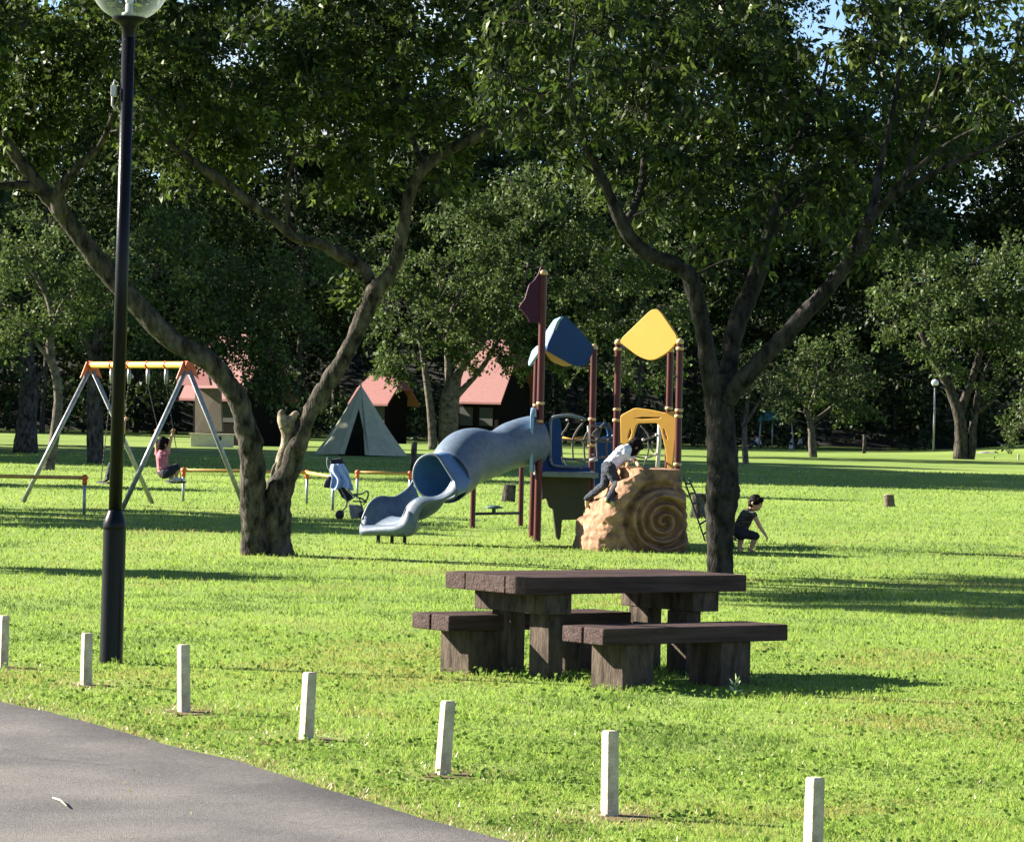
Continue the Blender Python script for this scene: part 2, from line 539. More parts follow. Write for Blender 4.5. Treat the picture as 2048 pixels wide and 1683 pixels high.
def spline(pts, n=6):
    """Catmull-Rom through (Vector, radius) points."""
    out = []
    P = [pts[0]] + list(pts) + [pts[-1]]
    for i in range(1, len(P) - 2):
        p0, p1, p2, p3 = P[i - 1], P[i], P[i + 1], P[i + 2]
        for k in range(n):
            t = k / n
            q = [0.5 * ((2 * b) + (-a + c) * t + (2 * a - 5 * b + 4 * c - d) * t * t + (-a + 3 * b - 3 * c + d) * t ** 3) for a, b, c, d in
                 ((p0[0], p1[0], p2[0], p3[0]), (p0[1], p1[1], p2[1], p3[1]))]
            out.append((q[0], max(q[1], 0.003)))
    out.append(pts[-1])
    return out


def blob(parts, name, m, parent, voxel=0.006, smooth=4, fold=0.0):
    """one continuous surface from tapered capsules and ellipsoids."""
    bm = bmesh.new()
    ico = bmesh.new()
    bmesh.ops.create_icosphere(ico, subdivisions=2, radius=1.0)
    iv = [v.co.copy() for v in ico.verts]
    ico.free()
    for pt in parts:
        if pt[0] == 'cone':
            _, a, ra, b, rb = pt
            pts = [Vector(a) + q * ra for q in iv] + [Vector(b) + q * rb for q in iv]
        else:
            c, r = pt[1], pt[2]
            R = pt[3] if len(pt) > 3 else Matrix.Identity(3)
            pts = [Vector(c) + R @ Vector((q.x * r[0], q.y * r[1], q.z * r[2])) for q in iv]
        t = bmesh.new()
        for q in pts: t.verts.new(q)
        res = bmesh.ops.convex_hull(t, input=t.verts)
        junk = [g for g in res['geom_interior'] if isinstance(g, bmesh.types.BMVert)]
        bmesh.ops.delete(t, geom=junk, context='VERTS')
        tm = bpy.data.meshes.new('t')
        t.to_mesh(tm)
        t.free()
        bm.from_mesh(tm)
        bpy.data.meshes.remove(tm)
    me = bpy.data.meshes.new(name)
    bm.to_mesh(me)
    bm.free()
    me.transform(Matrix.Translation(-ORG[parent.name]))
    me = evaluated(me, [('REMESH', dict(mode='VOXEL', voxel_size=voxel)), ('SMOOTH', dict(factor=0.5, iterations=smooth))])
    me.name = name
    if fold:                                                     # creases in cloth, locks in hair
        nv = len(me.vertices)
        co, no = np.empty(nv * 3, dtype=np.float32), np.empty(nv * 3, dtype=np.float32)
        me.vertices.foreach_get('co', co)
        me.vertices.foreach_get('normal', no)
        co, no = co.reshape(-1, 3), no.reshape(-1, 3)
        a = np.array([noise.noise(Vector((x * 16, y * 16, z * 42))) + 0.6 * noise.noise(Vector((x * 48, y * 48, z * 30))) for x, y, z in co])
        co = (co + no * (fold * a)[:, None]).astype(np.float32)
        me.vertices.foreach_set('co', co.ravel())
        me.update()
    me.polygons.foreach_set('use_smooth', [True] * len(me.polygons))
    return link(name, me, m, parent)


def copy_tree(o, loc, label=None, group=None, rz=0.0, s=1.0):
    c = o.copy()
    sc.collection.objects.link(c)
    c.location = loc
    c.rotation_euler = (0, 0, rz)
    c.scale = (s, s, s)
    if label: c['label'] = label
    if group: c['group'] = group
    for ch in list(o.children):
        k = ch.copy()
        sc.collection.objects.link(k)
        k.parent = c
        for g in list(ch.children):
            q = g.copy()
            sc.collection.objects.link(q)
            q.parent = k
    return c

# ---------------------------------------------------------------- ground, path, hill
PATH_PX = [(-420, 1338), (-200, 1366), (0, 1405), (100, 1425), (200, 1452), (330, 1490), (430, 1512), (500, 1530), (620, 1570), (700, 1592),
           (850, 1640), (960, 1668), (1060, 1695), (1250, 1750), (1500, 1840)]
PATH_EDGE = [G(x, y) for x, y in PATH_PX]
edge = []
for i in range(len(PATH_EDGE) - 1):
    for k in range(12):
        q = PATH_EDGE[i].lerp(PATH_EDGE[i + 1], k / 12)
        q.y += 0.035 * noise.noise(q * 2.3) + 0.02 * noise.noise(q * 9)
        q.z = 0
        edge.append(q)
edge += [Vector((2.6, 9.6, 0)), Vector((3.2, 6.5, 0))]
PATH_POLY = edge + [Vector((3.4, -3, 0)), Vector((-14, -3, 0)), Vector((-14, 26, 0))]


def bank(x, y):
    return 1.05 * np.exp(-(((x - 33) / 9.0) ** 2 + ((y - 178) / 9.0) ** 2))


gx = np.concatenate([np.linspace(-420, -40, 20), np.linspace(-36, 60, 97), np.linspace(64, 420, 20)])
gy = np.concatenate([np.linspace(-160, -10, 10), np.linspace(0, 240, 241), np.linspace(250, 500, 12)])
XX, YY = np.meshgrid(gx, gy)
ZZ = bank(XX, YY)
me = bpy.data.meshes.new('lawn')
nx, ny = len(gx), len(gy)
vs = np.stack([XX, YY, ZZ], -1).reshape(-1, 3)
fs = [(j * nx + i, j * nx + i + 1, (j + 1) * nx + i + 1, (j + 1) * nx + i) for j in range(ny - 1) for i in range(nx - 1)]
me.from_pydata(vs.tolist(), [], fs)
me.update()
me.polygons.foreach_set('use_smooth', [True] * len(me.polygons))
M['lawn'] = mat('lawn', (0.160, 0.238, 0.044), (0.092, 0.155, 0.031), 0.9, 1.1, 0.6, 30, 0.15, lo=0.3, hi=0.7)
_n = M['lawn'].node_tree
_p = _n.nodes['Principled BSDF']
_src = _p.inputs['Base Color'].links[0].from_socket
_t = _n.nodes.new('ShaderNodeTexCoord')
_x = _n.nodes.new('ShaderNodeTexNoise')
_x.inputs['Scale'].default_value = 0.16
_x.inputs['Detail'].default_value = 6
_r = _n.nodes.new('ShaderNodeValToRGB')
_r.color_ramp.elements[0].position, _r.color_ramp.elements[1].position = 0.4, 0.62
_m = _n.nodes.new('ShaderNodeMix')
_m.data_type = 'RGBA'
_m.inputs[7].default_value = (0.190, 0.262, 0.058, 1)
_n.links.new(_t.outputs['Object'], _x.inputs['Vector'])
_n.links.new(_x.outputs['Fac'], _r.inputs[0])
_n.links.new(_r.outputs[0], _m.inputs[0])
_n.links.new(_src, _m.inputs[6])
_n.links.new(_m.outputs[2], _p.inputs['Base Color'])
lawn = link('lawn', me, M['lawn'])
tag(lawn, 'mown green park lawn stretching to the trees', 'lawn', kind='structure')

M['asphalt'] = mat('asphalt', (0.232, 0.222, 0.216), (0.090, 0.087, 0.087), 0.9, 55, 0.8, 160, 0.2, lo=0.28, hi=0.72)
_n = M['asphalt'].node_tree
_p = _n.nodes['Principled BSDF']
_src = _p.inputs['Base Color'].links[0].from_socket
_t = _n.nodes.new('ShaderNodeTexCoord')
_x = _n.nodes.new('ShaderNodeTexNoise')
_x.inputs['Scale'].default_value = 1.1
_x.inputs['Detail'].default_value = 5
_r = _n.nodes.new('ShaderNodeValToRGB')
_r.color_ramp.elements[0].position, _r.color_ramp.elements[1].position = 0.35, 0.65
_r.color_ramp.elements[0].color = (0.66, 0.66, 0.68, 1)
_r.color_ramp.elements[1].color = (1.12, 1.10, 1.06, 1)
_m = _n.nodes.new('ShaderNodeMix')
_m.data_type = 'RGBA'
_m.blend_type = 'MULTIPLY'
_m.inputs[0].default_value = 1.0
_n.links.new(_t.outputs['Object'], _x.inputs['Vector'])
_n.links.new(_x.outputs['Fac'], _r.inputs[0])
_n.links.new(_src, _m.inputs[6])
_n.links.new(_r.outputs[0], _m.inputs[7])
_a = _n.nodes.new('ShaderNodeAttribute')
_a.attribute_name = 'wear'
_w = _n.nodes.new('ShaderNodeMix')
_w.data_type = 'RGBA'
_w.blend_type = 'MULTIPLY'
_w.inputs[7].default_value = (0.60, 0.60, 0.62, 1)
_n.links.new(_a.outputs['Fac'], _w.inputs[0])
_n.links.new(_m.outputs[2], _w.inputs[6])
_n.links.new(_w.outputs[2], _p.inputs['Base Color'])
pm = MB()
pm.prism([p + Vector((0, 0, 0.004)) for p in PATH_POLY], (0, 0, -0.08))
tag(pm.build('path', M['asphalt']), 'grey asphalt path curving along the lawn', 'path', kind='structure')
rm = MB()
offs = (0.0, 0.06, 0.16, 0.30, 0.48, 0.72)
rim_e = edge[12:-2]
for i, p in enumerate(rim_e):
    t = (rim_e[min(i + 3, len(rim_e) - 1)] - rim_e[max(i - 3, 0)]).normalized()
    nrm = Vector((t.y, -t.x, 0))
    for o_ in offs:
        rm.v.append(p + nrm * (o_ * (1 + 0.5 * noise.noise(p * 1.4)) + 0.01) + Vector((0, 0, 0.0088 - 0.0034 * o_ / 0.72)))
for i in range(len(rim_e) - 1):
    for k in range(len(offs) - 1):
        a = i * len(offs) + k
        rm.f.append((a, a + len(offs), a + len(offs) + 1, a + 1))
rim_o = rm.build('path', M['asphalt'])
att = rim_o.data.attributes.new('wear', 'FLOAT', 'POINT')
att.data.foreach_set('value', [(1.0, 0.95, 0.75, 0.45, 0.18, 0.0)[i % 6] for i in range(len(rm.v))])
tag(rim_o, 'darker tarred rim of the asphalt path', 'path', kind='structure')

hm = MB()
hx = np.linspace(-260, 260, 70)
prof = [(216, -0.3), (226, 2.5), (240, 8), (262, 14.5), (300, 20), (420, 24)]
for (yy, zz) in prof:
    for x in hx:
        hm.v.append(Vector((x, yy + 5 * noise.noise(Vector((x * 0.03, yy, 0))), zz - (7.5 if zz > 6 else 0) * (1 / (1 + math.exp(-(x - 24) / 5))) * (zz / 16) + 1.2 * noise.noise(Vector((x * 0.05, yy * 0.05, 3))))))
for j in range(len(prof) - 1):
    for i in range(len(hx) - 1):
        a = j * len(hx) + i
        hm.f.append((a, a + 1, a + 1 + len(hx), a + len(hx)))
tag(hm.build('hillside', M['dark_soil'], smooth=True), 'dark wooded slope rising behind the park trees', 'hillside', kind='structure')


def inside(px, py, poly):
    x = np.array([p.x for p in poly]); y = np.array([p.y for p in poly])
    r = np.zeros(len(px), bool)
    j = len(x) - 1
    for i in range(len(x)):
        c = ((y[i] > py) != (y[j] > py)) & (px < (x[j] - x[i]) * (py - y[i]) / (y[j] - y[i] + 1e-12) + x[i])
        r ^= c
        j = i
    return r


_ex = np.array([p.x for p in edge]); _ey = np.array([p.y for p in edge])


def edge_dist(x, y):
    d = np.full(len(x), 99.0)
    for a, b in zip(_ex[::2], _ey[::2]):
        d = np.minimum(d, np.hypot(x - a, y - b))
    return d


BOLLARD_PX = [(5, 1335, 1230), (172, 1370, 1265), (368, 1424, 1288), (612, 1479, 1343), (885, 1550, 1400), (1219, 1632, 1460), (1625, 1725, 1553)]
BOLL = [G(x, y) for x, y, t in BOLLARD_PX]


# ---------------------------------------------------------------- grass (stuff): blades and clover leaves, thinner with distance
def scatter(nn, d0, d1, power=2.0):
    u = rng.random(nn)
    d = 1.0 / (1 / d0 - u * (1 / d0 - 1 / d1))            # density falls as 1/d^2 over a widening strip
    x = (rng.random(nn) * 2 - 1) * (0.155 * d + 0.6)
    out = rng.random(nn) < 0.26                          # a sparser margin to either side
    x = np.where(out, np.sign(x) * (0.155 * d + 0.6 + 4.5 * rng.random(nn)), x)
    return x, d


def clump(x, y, s, seed):
    return np.array([noise.noise(Vector((a * s, b * s, seed))) for a, b in zip(x, y)])


def grass():
    nn = 660000
    x, y = scatter(nn, 10.3, 118)
    keep = ~inside(x, y, PATH_POLY)
    x, y = x[keep], y[keep]
    nn = len(x)
    near = np.clip((60 - y) / 45, 0, 1)
    c = np.zeros(nn)
    close = y < 60
    c[close] = clump(x[close], y[close], 3.2, 1.7) + 0.8 * clump(x[close], y[close], 9.0, 4.1)
    h = (0.014 + 0.00040 * y) * (1 + 0.95 * c) * rng.uniform(0.6, 1.35, nn)
    h = np.clip(h, 0.010, 0.2)
    wd = 0.0036 + 0.00030 * y
    # taller tufts round the legs of the table and the foot of the lamp post
    for (cx, cy, rr, k) in TUFTS:
        near_t = np.exp(-(((x - cx) ** 2 + ((y - cy) * 0.8) ** 2) / rr ** 2))
        h *= 1 + k * near_t * rng.random(nn)
    for b in BOLL:
        h *= 1 - 0.75 * np.exp(-(((x - b.x - 0.05) / 0.2) ** 2 + ((y - b.y + 0.03) / 0.26) ** 2))
    an = rng.uniform(0, 2 * np.pi, nn)
    lean = rng.uniform(0.2, 1.3, nn) * h
    v = np.empty((nn, 3, 3))
    z0 = bank(x, y)
    bx, by = np.cos(an) * wd / 2, np.sin(an) * wd / 2
    la = rng.uniform(0, 2 * np.pi, nn)
    v[:, 0] = np.stack([x - bx, y - by, z0 - 0.004], 1)
    v[:, 1] = np.stack([x + bx, y + by, z0 - 0.004], 1)
    v[:, 2] = np.stack([x + np.cos(la) * lean, y + np.sin(la) * lean, z0 + h], 1)
    ed = edge_dist(x, y) if True else None
    db = np.full(nn, 9.0)
    for b in BOLL:
        db = np.minimum(db, np.hypot(x - b.x, (y - b.y) * 0.7))
    dry = (rng.random(nn) < 0.75 * 1.15 * np.exp(-ed / 0.16)) | (rng.random(nn) < 0.95 * np.exp(-(db / 0.26) ** 2)) | ((rng.random(nn) < 0.06) & (y < 22))
    pn = np.zeros(nn)
    pn[close] = clump(x[close], y[close], 0.55, 5.2) + 0.6 * clump(x[close], y[close], 2.1, 7.7)
    pn += rng.normal(0, 0.16, nn)
    pale, dark = (pn > 0.42) & ~dry, (pn < -0.40) & ~dry
    o = link('grass', np_mesh('grass', v[~dry & ~pale & ~dark], 3), M['grass'])
    tag(o, 'bright green grass blades covering the lawn', 'grass', kind='stuff')
    o = link('pale_grass', np_mesh('pale_grass', v[pale], 3), M['pale_grass'])
    tag(o, 'paler yellowish patches in the grass of the lawn', 'grass', kind='stuff')
    o = link('dark_grass', np_mesh('dark_grass', v[dark], 3), M['dark_grass'])
    tag(o, 'darker green patches in the grass of the lawn', 'grass', kind='stuff')
    o = link('dry_grass', np_mesh('dry_grass', v[dry], 3), M['dry'])
    tag(o, 'straw coloured dry grass along the path edge and posts', 'dry grass', kind='stuff')
    # clover and other small broad leaves
    nn = 130000
    x, y = scatter(nn, 10.3, 27)
    keep = ~inside(x, y, PATH_POLY) & (edge_dist(x, y) > 0.10 * rng.random(len(x)) + 0.02)
    for b in BOLL:
        keep &= np.hypot(x - b.x, (y - b.y) * 0.7) > 0.30 * rng.random(len(x))
    x, y = x[keep], y[keep]
    c = clump(x, y, 1.6, 8.3) + 0.7 * clump(x, y, 6.0, 2.9)
    keep = rng.random(len(x)) < np.clip(0.24 + 1.9 * c, 0.03, 1)
    x, y, c = x[keep], y[keep], c[keep]
    nn = len(x)
    s = (0.012 + 0.00042 * y) * rng.uniform(0.5, 1.7, nn)
    pos = np.stack([x, y, bank(x, y) + (0.014 + 0.0009 * y) * rng.uniform(0.3, 1.5, nn)], 1)
    dr = rng.normal(size=(nn, 3)) * [1, 1, 0.45] + [0, 0, 0.25]
    v = leaf_verts(pos, dr, s, s * 0.85, 0.12)
    o = link('clover', np_mesh('clover', v, 4), M['clover'])
    tag(o, 'small clover and weed leaves among the grass', 'clover', kind='stuff')


def soil():
    m_ = MB()
    spots = [(b.x + 0.05, b.y - 0.03, 0.12 + 0.05 * random.random()) for b in BOLL] + [(b.x - 0.2 + random.uniform(0, .3), b.y - 0.25, 0.06) for b in BOLL[2:]]
    for k_, (x, y, r) in enumerate(spots):
        ring = []
        for k in range(22):
            a = 2 * math.pi * k / 22
            rr = r * (0.75 + 0.6 * noise.noise(Vector((math.cos(a) * 1.6 + k_ * 3, math.sin(a) * 1.6, 2))))
            ring.append(Vector((x + math.cos(a) * rr * 1.25, y + math.sin(a) * rr * 1.3, 0.0045 + 0.0004 * (k_ % 7))))
        b = len(m_.v)
        m_.v += ring
        m_.f.append(tuple(range(b, b + 22)))
    tag(m_.build('bare_soil', M['soil']), 'bare brown soil showing at the posts and along the path', 'soil', kind='stuff')
    # small dead leaves and grit on the asphalt
    nn = 420
    x, y = rng.uniform(-4.2, 0.6, nn), rng.uniform(11, 21, nn)
    k = inside(x, y, PATH_POLY)
    x, y = x[k], y[k]
    near_e = edge_dist(x, y)
    k = rng.random(len(x)) < 0.22 + np.exp(-near_e / 0.25)
    x, y = x[k], y[k]
    nn = len(x)
    pos = np.stack([x, y, np.full(nn, 0.007)], 1)
    dr = rng.normal(size=(nn, 3)) * [1, 1, 0.12]
    v = leaf_verts(pos, dr, rng.uniform(0.008, 0.03, nn), rng.uniform(0.005, 0.014, nn), 0.1)
    v[:, :, 2] = np.maximum(v[:, :, 2], 0.005)
    o = link('leaf_litter', np_mesh('leaf_litter', v, 4), M['dry'])
    tag(o, 'scattered dry leaf scraps and grit on the path', 'litter', kind='stuff')


soil()


# ---------------------------------------------------------------- trees
class Skel:
    def __init__(s):
        s.mb = MB()
        s.p, s.r = [], []
        s.twigs = []

    def limb(s, pts, sides=12, wob=0.16, n=6, flare=0.0):
        q = spline(pts, n)
        P = [a for a, b in q]
        R = [b for a, b in q]
        if flare:
            for i in range(min(7, len(R))):
                R[i] *= 1 + flare * (1 - i / 7) ** 2
        s.mb.tube(P, R, sides, True, wob, random.random() * 50)
        s.p += P
        s.r += R

    def grow(s, targets, bow=0.22, r_end=0.008, sides=6, min_z=1.2):
        base = np.array([tuple(p) for p in s.p])
        t = np.array([tuple(p) for p in targets])
        order = np.argsort([np.min(np.linalg.norm(base - q, axis=1)) for q in t])
        ends = []
        for i in order:
            q = Vector(t[i])
            P = np.array([tuple(p) for p in s.p])
            dd = np.linalg.norm(P - t[i], axis=1) + 0.9 * np.maximum(0, P[:, 2] - t[i][2] + 0.2) + np.where(P[:, 2] < min_z, 50, 0)
            k = int(np.argmin(dd))
            a, ra = s.p[k].copy(), s.r[k]
            L = (q - a).length
            if L < 0.05:
                ends.append((q, Vector((0, 0, 1))))
                continue
            n = max(4, int(L / 0.22))
            dirn = (q - a) / L
            side = dirn.orthogonal().normalized()
            side.rotate(Matrix.Rotation(random.uniform(0, 6.28), 3, dirn))
            b = side * random.uniform(0.3, 1) * bow * L * 0.5 + Vector((0, 0, 1)) * bow * L * 0.35
            r0 = min(ra * 0.62, 0.010 + 0.011 * L)
            pts, rad = [], []
            for j in range(n + 1):
                u = j / n
                w_ = 0.0 if j in (0, n) else 0.045 * L / n * 3
                pts.append(a.lerp(q, u) + b * math.sin(math.pi * u) * (1 - 0.4 * u) + Vector((random.uniform(-1, 1), random.uniform(-1, 1), random.uniform(-1, 1))) * w_)
                rad.append(max(r_end, r0 * (1 - u) ** 0.8 + r_end * u))
            s.mb.tube(pts, rad, sides if r0 > 0.02 else 4, False, 0.1)
            s.p += pts[1:]
            s.r += rad[1:]
            ends.append((q, (pts[-1] - pts[-2]).normalized()))
        return ends

    def leaves(s, ends, k, tl, per, ln, wd, droop=0.45, up=0.25, twig_r=0.004, spread=0.05, bare=0.0, twig_sides=3):
        POS, DIR = [], []
        for q, d in ends:
            for j in range(max(2, int(k * random.uniform(0.45, 1.6)))):
                v = Vector((random.gauss(0, 1), random.gauss(0, 1), random.gauss(0, 0.8)))
                v = (v.normalized() + d * 0.5 + Vector((0, 0, up))).normalized()
                L = tl * random.uniform(0.55, 1.25)
                pts = [q + v * (L * u) - Vector((0, 0, 1)) * droop * 0.35 * L * u * u for u in (0, 0.35, 0.7, 1.0)]
                s.mb.tube(pts, [twig_r, twig_r * 0.8, twig_r * 0.55, twig_r * 0.35], twig_sides, False)
                if random.random() < bare:
                    continue
                m = max(2, int(per * random.uniform(0.6, 1.4)))
                u = rng.uniform(0.12, 1.02, m)
                A = np.array([tuple(p) for p in pts])
                idx = np.minimum((u * 3).astype(int), 2)
                fr = (u * 3 - idx)[:, None]
                pp = A[idx] * (1 - fr) + A[idx + 1] * fr + rng.normal(size=(m, 3)) * spread
                POS.append(pp)
                DIR.append(np.array(tuple(v)) * 0.45 + rng.normal(size=(m, 3)) * 0.6 + np.array([0, 0, -droop]))
        POS, DIR = np.concatenate(POS), np.concatenate(DIR)
        N = len(POS)
        return leaf_verts(POS, DIR, ln * rng.uniform(0.6, 1.25, N), wd * rng.uniform(0.7, 1.2, N))


def ellipsoids(specs, d0):
    """attractor points in ellipsoids given by photo pixel, at depth d0 + dd."""
    out = []
    for (px, py, rx, ry, dd, rd, cnt) in specs:
        c = D(px, py, d0 + dd)
        m = (d0 + dd) / F
        k = 0
        while k < cnt:
            u = Vector((random.uniform(-1, 1), random.uniform(-1, 1), random.uniform(-1, 1)))
            if u.length > 1: continue
            if random.random() < 0.16: u *= random.uniform(1.1, 1.45)
            out.append(c + Vector((u.x * rx * m, u.y * rd, u.z * ry * m)))
            k += 1
    return out


def px_limb(d, pts, dd0=0.0, dd1=0.0, thin=1.0):
    """limb centre line and width traced in photo pixels, at depth d."""
    r = []
    for i, (x, y, wpx) in enumerate(pts):
        u = i / max(1, len(pts) - 1)
        dd = d + dd0 + (dd1 - dd0) * u
        r.append((D(x, y, dd), wpx / 2 * dd / F * (1 - (1 - thin) * min(1, max(0, u * 3 - 0.2)))))
    return r


def finish_tree(sk, leaves, label, name, loc, leaf, group=None, bark='bark'):
    t = thing(name, label, 'tree', loc, group)
    sk.mb.build('trunk', M[bark], t, smooth=True)
    v = np.asarray(leaves).reshape(-1, 3) - np.array(tuple(loc))
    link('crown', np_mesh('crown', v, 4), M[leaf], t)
    return t


# --- big forked tree on the left
b1 = G(545, 1110)
d1 = b1.y
s1 = Skel()
s1.limb(px_limb(d1, [(514, 1114, 66), (510, 1085, 54), (508, 1055, 48), (506, 1000, 54), (505, 950, 58), (502, 900, 60), (494, 860, 58), (482, 815, 54), (462, 775, 54), (415, 722, 54), (345, 680, 54), (280, 618, 54),
                         (225, 555, 52), (168, 485, 50), (122, 425, 48), (88, 382, 44), (56, 345, 36), (24, 300, 30), (-20, 240, 24), (-80, 160, 15)], 0, -1.2, 0.74), 20, 0.19, 10)
s1.limb(px_limb(d1, [(92, 388, 24), (50, 370, 19), (0, 371, 15), (-60, 356, 11), (-140, 310, 8)], -0.9, -1.6), 8)
s1.limb(px_limb(d1, [(120, 425, 40), (118, 385, 30), (150, 340, 24), (200, 290, 18), (230, 220, 14), (260, 140, 10)], -1.0, -1.6, 0.7), 8)
s1.limb(px_limb(d1, [(546, 1116, 92), (548, 1085, 76), (548, 1060, 70), (550, 1020, 66), (560, 980, 58), (576, 940, 50), (588, 905, 42), (600, 880, 38), (614, 842, 36), (634, 800, 40), (658, 762, 42), (690, 714, 40), (714, 662, 36),
                         (736, 608, 42), (752, 580, 42), (782, 545, 32), (798, 500, 30), (808, 450, 28), (818, 395, 28), (846, 340, 28), (895, 303, 28), (955, 272, 24), (1030, 228, 20), (1100, 180, 14), (1160, 120, 9)], 0.15, -1.0, 0.84), 20, 0.21, 10)
s1.limb(px_limb(d1, [(746, 590, 34), (734, 556, 32), (712, 528, 32), (684, 512, 30), (640, 488, 30), (592, 476, 26), (548, 440, 26), (500, 405, 28), (440, 360, 30), (380, 318, 24), (320, 270, 16), (270, 215, 9)], -0.1, -1.4, 0.72), 14, 0.18, 9)
s1.limb(px_limb(d1, [(590, 478, 16), (578, 440, 12), (574, 380, 9), (590, 300, 7), (600, 230, 5)], 0.2, 0.6), 6)
s1.limb(px_limb(d1, [(845, 345, 16), (830, 290, 12), (800, 220, 9), (780, 120, 6)], -0.6, 0.4), 6)
T1A = ellipsoids([(110, 75, 330, 170, -0.6, 2.6, 56), (560, 105, 300, 240, 0, 2.6, 66), (900, 110, 260, 190, 0.3, 2.4, 58), (400, 300, 200, 70, 0.5, 1.6, 7), (800, 300, 200, 80, 0.4, 1.6, 10), (60, -60, 260, 120, 0, 2.4, 24),
                  (300, -330, 650, 260, 0, 3.0, 60), (850, -300, 420, 240, 0, 2.6, 34), (430, -170, 470, 150, -4.2, 1.8, 20), (-270, 60, 260, 180, -3.6, 2.2, 100), (60, 130, 130, 130, 0, 1.5, 12), (25, 285, 70, 45, -0.4, 1.0, 7), (450, 325, 80, 40, 0.4, 1.2, 6)], d1)
e1 = s1.grow(T1A, min_z=2.6)
lv1 = s1.leaves(e1, 10, 0.42, 17, 0.115, 0.056, 0.55, 0.15)
sp = [(D(x, y, d1 - 0.3), Vector((-0.2, 0, 1))) for x, y in ((700, 585), (692, 600), (712, 570), (690, 570), (705, 620))]
lv1b = s1.leaves(sp, 4, 0.14, 7, 0.10, 0.05, 0.3, 0.4)
tree1 = finish_tree(s1, np.concatenate([lv1, lv1b]), 'big forked tree with dark leaning trunks and a broken stub, left of the slide', 'forked_tree', b1, 'leaf_near')
mb = MB()
sc_c = D(555, 946, d1 - 0.13)
ell = []
for k in range(26):
    a = 2 * math.pi * k / 26
    rr_ = 1 + 0.10 * noise.noise(Vector((math.cos(a) * 1.5, math.sin(a) * 1.5, 4)))
    ell.append(sc_c + Vector((math.cos(a) * 0.085 * rr_ + math.sin(a) * 0.02, -0.03 * math.cos(a) - 0.02 * math.sin(a), math.sin(a) * 0.155 * rr_)))
mb.prism(ell, (0.01, 0.09, 0))
mb.build('pruning_scar', M['scar'], tree1, bevel=0.012)
mb = MB()
st = spline(px_limb(d1, [(566, 962, 30), (562, 940, 27), (566, 915, 26), (574, 890, 27), (577, 866, 27), (573, 846, 30), (571, 838, 26)], -0.06, -0.16), 4)
mb.tube([a for a, b in st], [b for a, b in st], 14, True, 0.14)
st = spline(px_limb(d1, [(572, 852, 24), (566, 838, 20), (563, 826, 12), (566, 820, 7)], -0.16, -0.18), 4)
mb.tube([a for a, b in st], [b for a, b in st], 10, True, 0.2)
st = spline(px_limb(d1, [(572, 850, 22), (584, 836, 16), (592, 828, 13), (597, 830, 8)], -0.16, -0.14), 4)
mb.tube([a for a, b in st], [b for a, b in st], 10, True, 0.2)
mb.build('broken_stub', M['stub'], tree1, smooth=True)

# --- slimmer spreading tree on the right
b2 = G(1441, 1165)
d2 = b2.y
s2 = Skel()
s2.limb(px_limb(d2, [(1443, 1172, 70), (1441, 1150, 55), (1441, 1120, 49), (1440, 1080, 52), (1441, 1035, 58), (1445, 1000, 64), (1447, 960, 62), (1446, 920, 62), (1443, 880, 60), (1441, 840, 58), (1439, 800, 58), (1439, 770, 62), (1438, 748, 58)]), 20, 0.18, 10)
s2.limb(px_limb(d2, [(1428, 775, 40), (1420, 735, 38), (1412, 690, 36), (1400, 630, 36), (1388, 580, 38), (1374, 545, 38), (1330, 521, 35), (1290, 503, 33), (1262, 476, 31), (1242, 442, 29), (1224, 402, 25), (1202, 352, 22), (1180, 308, 19), (1164, 265, 15), (1150, 215, 11), (1140, 150, 8), (1150, 60, 6)], 0, -0.9, 0.86), 16, 0.17, 9)
s2.limb(px_limb(d2, [(1250, 450, 22), (1270, 412, 16), (1283, 370, 15), (1291, 300, 14), (1297, 220, 13), (1300, 120, 10), (1306, 20, 7)], -0.5, 0.5), 8)
s2.limb(px_limb(d2, [(1450, 775, 42), (1460, 720, 38), (1464, 685, 38), (1480, 632, 42), (1508, 565, 42), (1528, 505, 38), (1543, 452, 30), (1551, 400, 22), (1566, 340, 17), (1600, 270, 13), (1640, 190, 9), (1660, 90, 6)], 0.1, 0.9, 0.85), 16, 0.17, 9)
s2.limb(px_limb(d2, [(1536, 480, 24), (1560, 440, 18), (1600, 400, 14), (1660, 350, 10), (1720, 320, 7)], 0.6, 1.4), 7)
s2.limb(px_limb(d2, [(1455, 800, 36), (1480, 765, 37), (1520, 722, 37), (1570, 672, 37), (1610, 628, 38), (1652, 582, 35), (1690, 530, 33), (1718, 482, 31), (1740, 438, 28), (1764, 412, 24), (1800, 384, 20), (1832, 366, 17), (1900, 330, 14), (1970, 300, 11), (2050, 264, 9), (2130, 220, 6)], -0.1, -1.2, 0.8), 16, 0.17, 9)
s2.limb(px_limb(d2, [(1735, 450, 22), (1748, 400, 17), (1757, 350, 15), (1768, 300, 12), (1790, 200, 10), (1803, 90, 7), (1815, 0, 5)], -0.8, 0.2), 7)
s2.limb(px_limb(d2, [(1762, 415, 15), (1795, 372, 12), (1850, 322, 10), (1915, 276, 8), (2010, 232, 5)], -0.9, -1.8), 6)
s2.limb(px_limb(d2, [(1800, 384, 12), (1820, 320, 10), (1850, 240, 8), (1880, 150, 6), (1890, 60, 4)], -0.9, -0.4), 6)
s2.limb(px_limb(d2, [(1700, 510, 12), (1730, 500, 9), (1745, 470, 6), (1750, 440, 4)], -1.0, -1.5), 6)
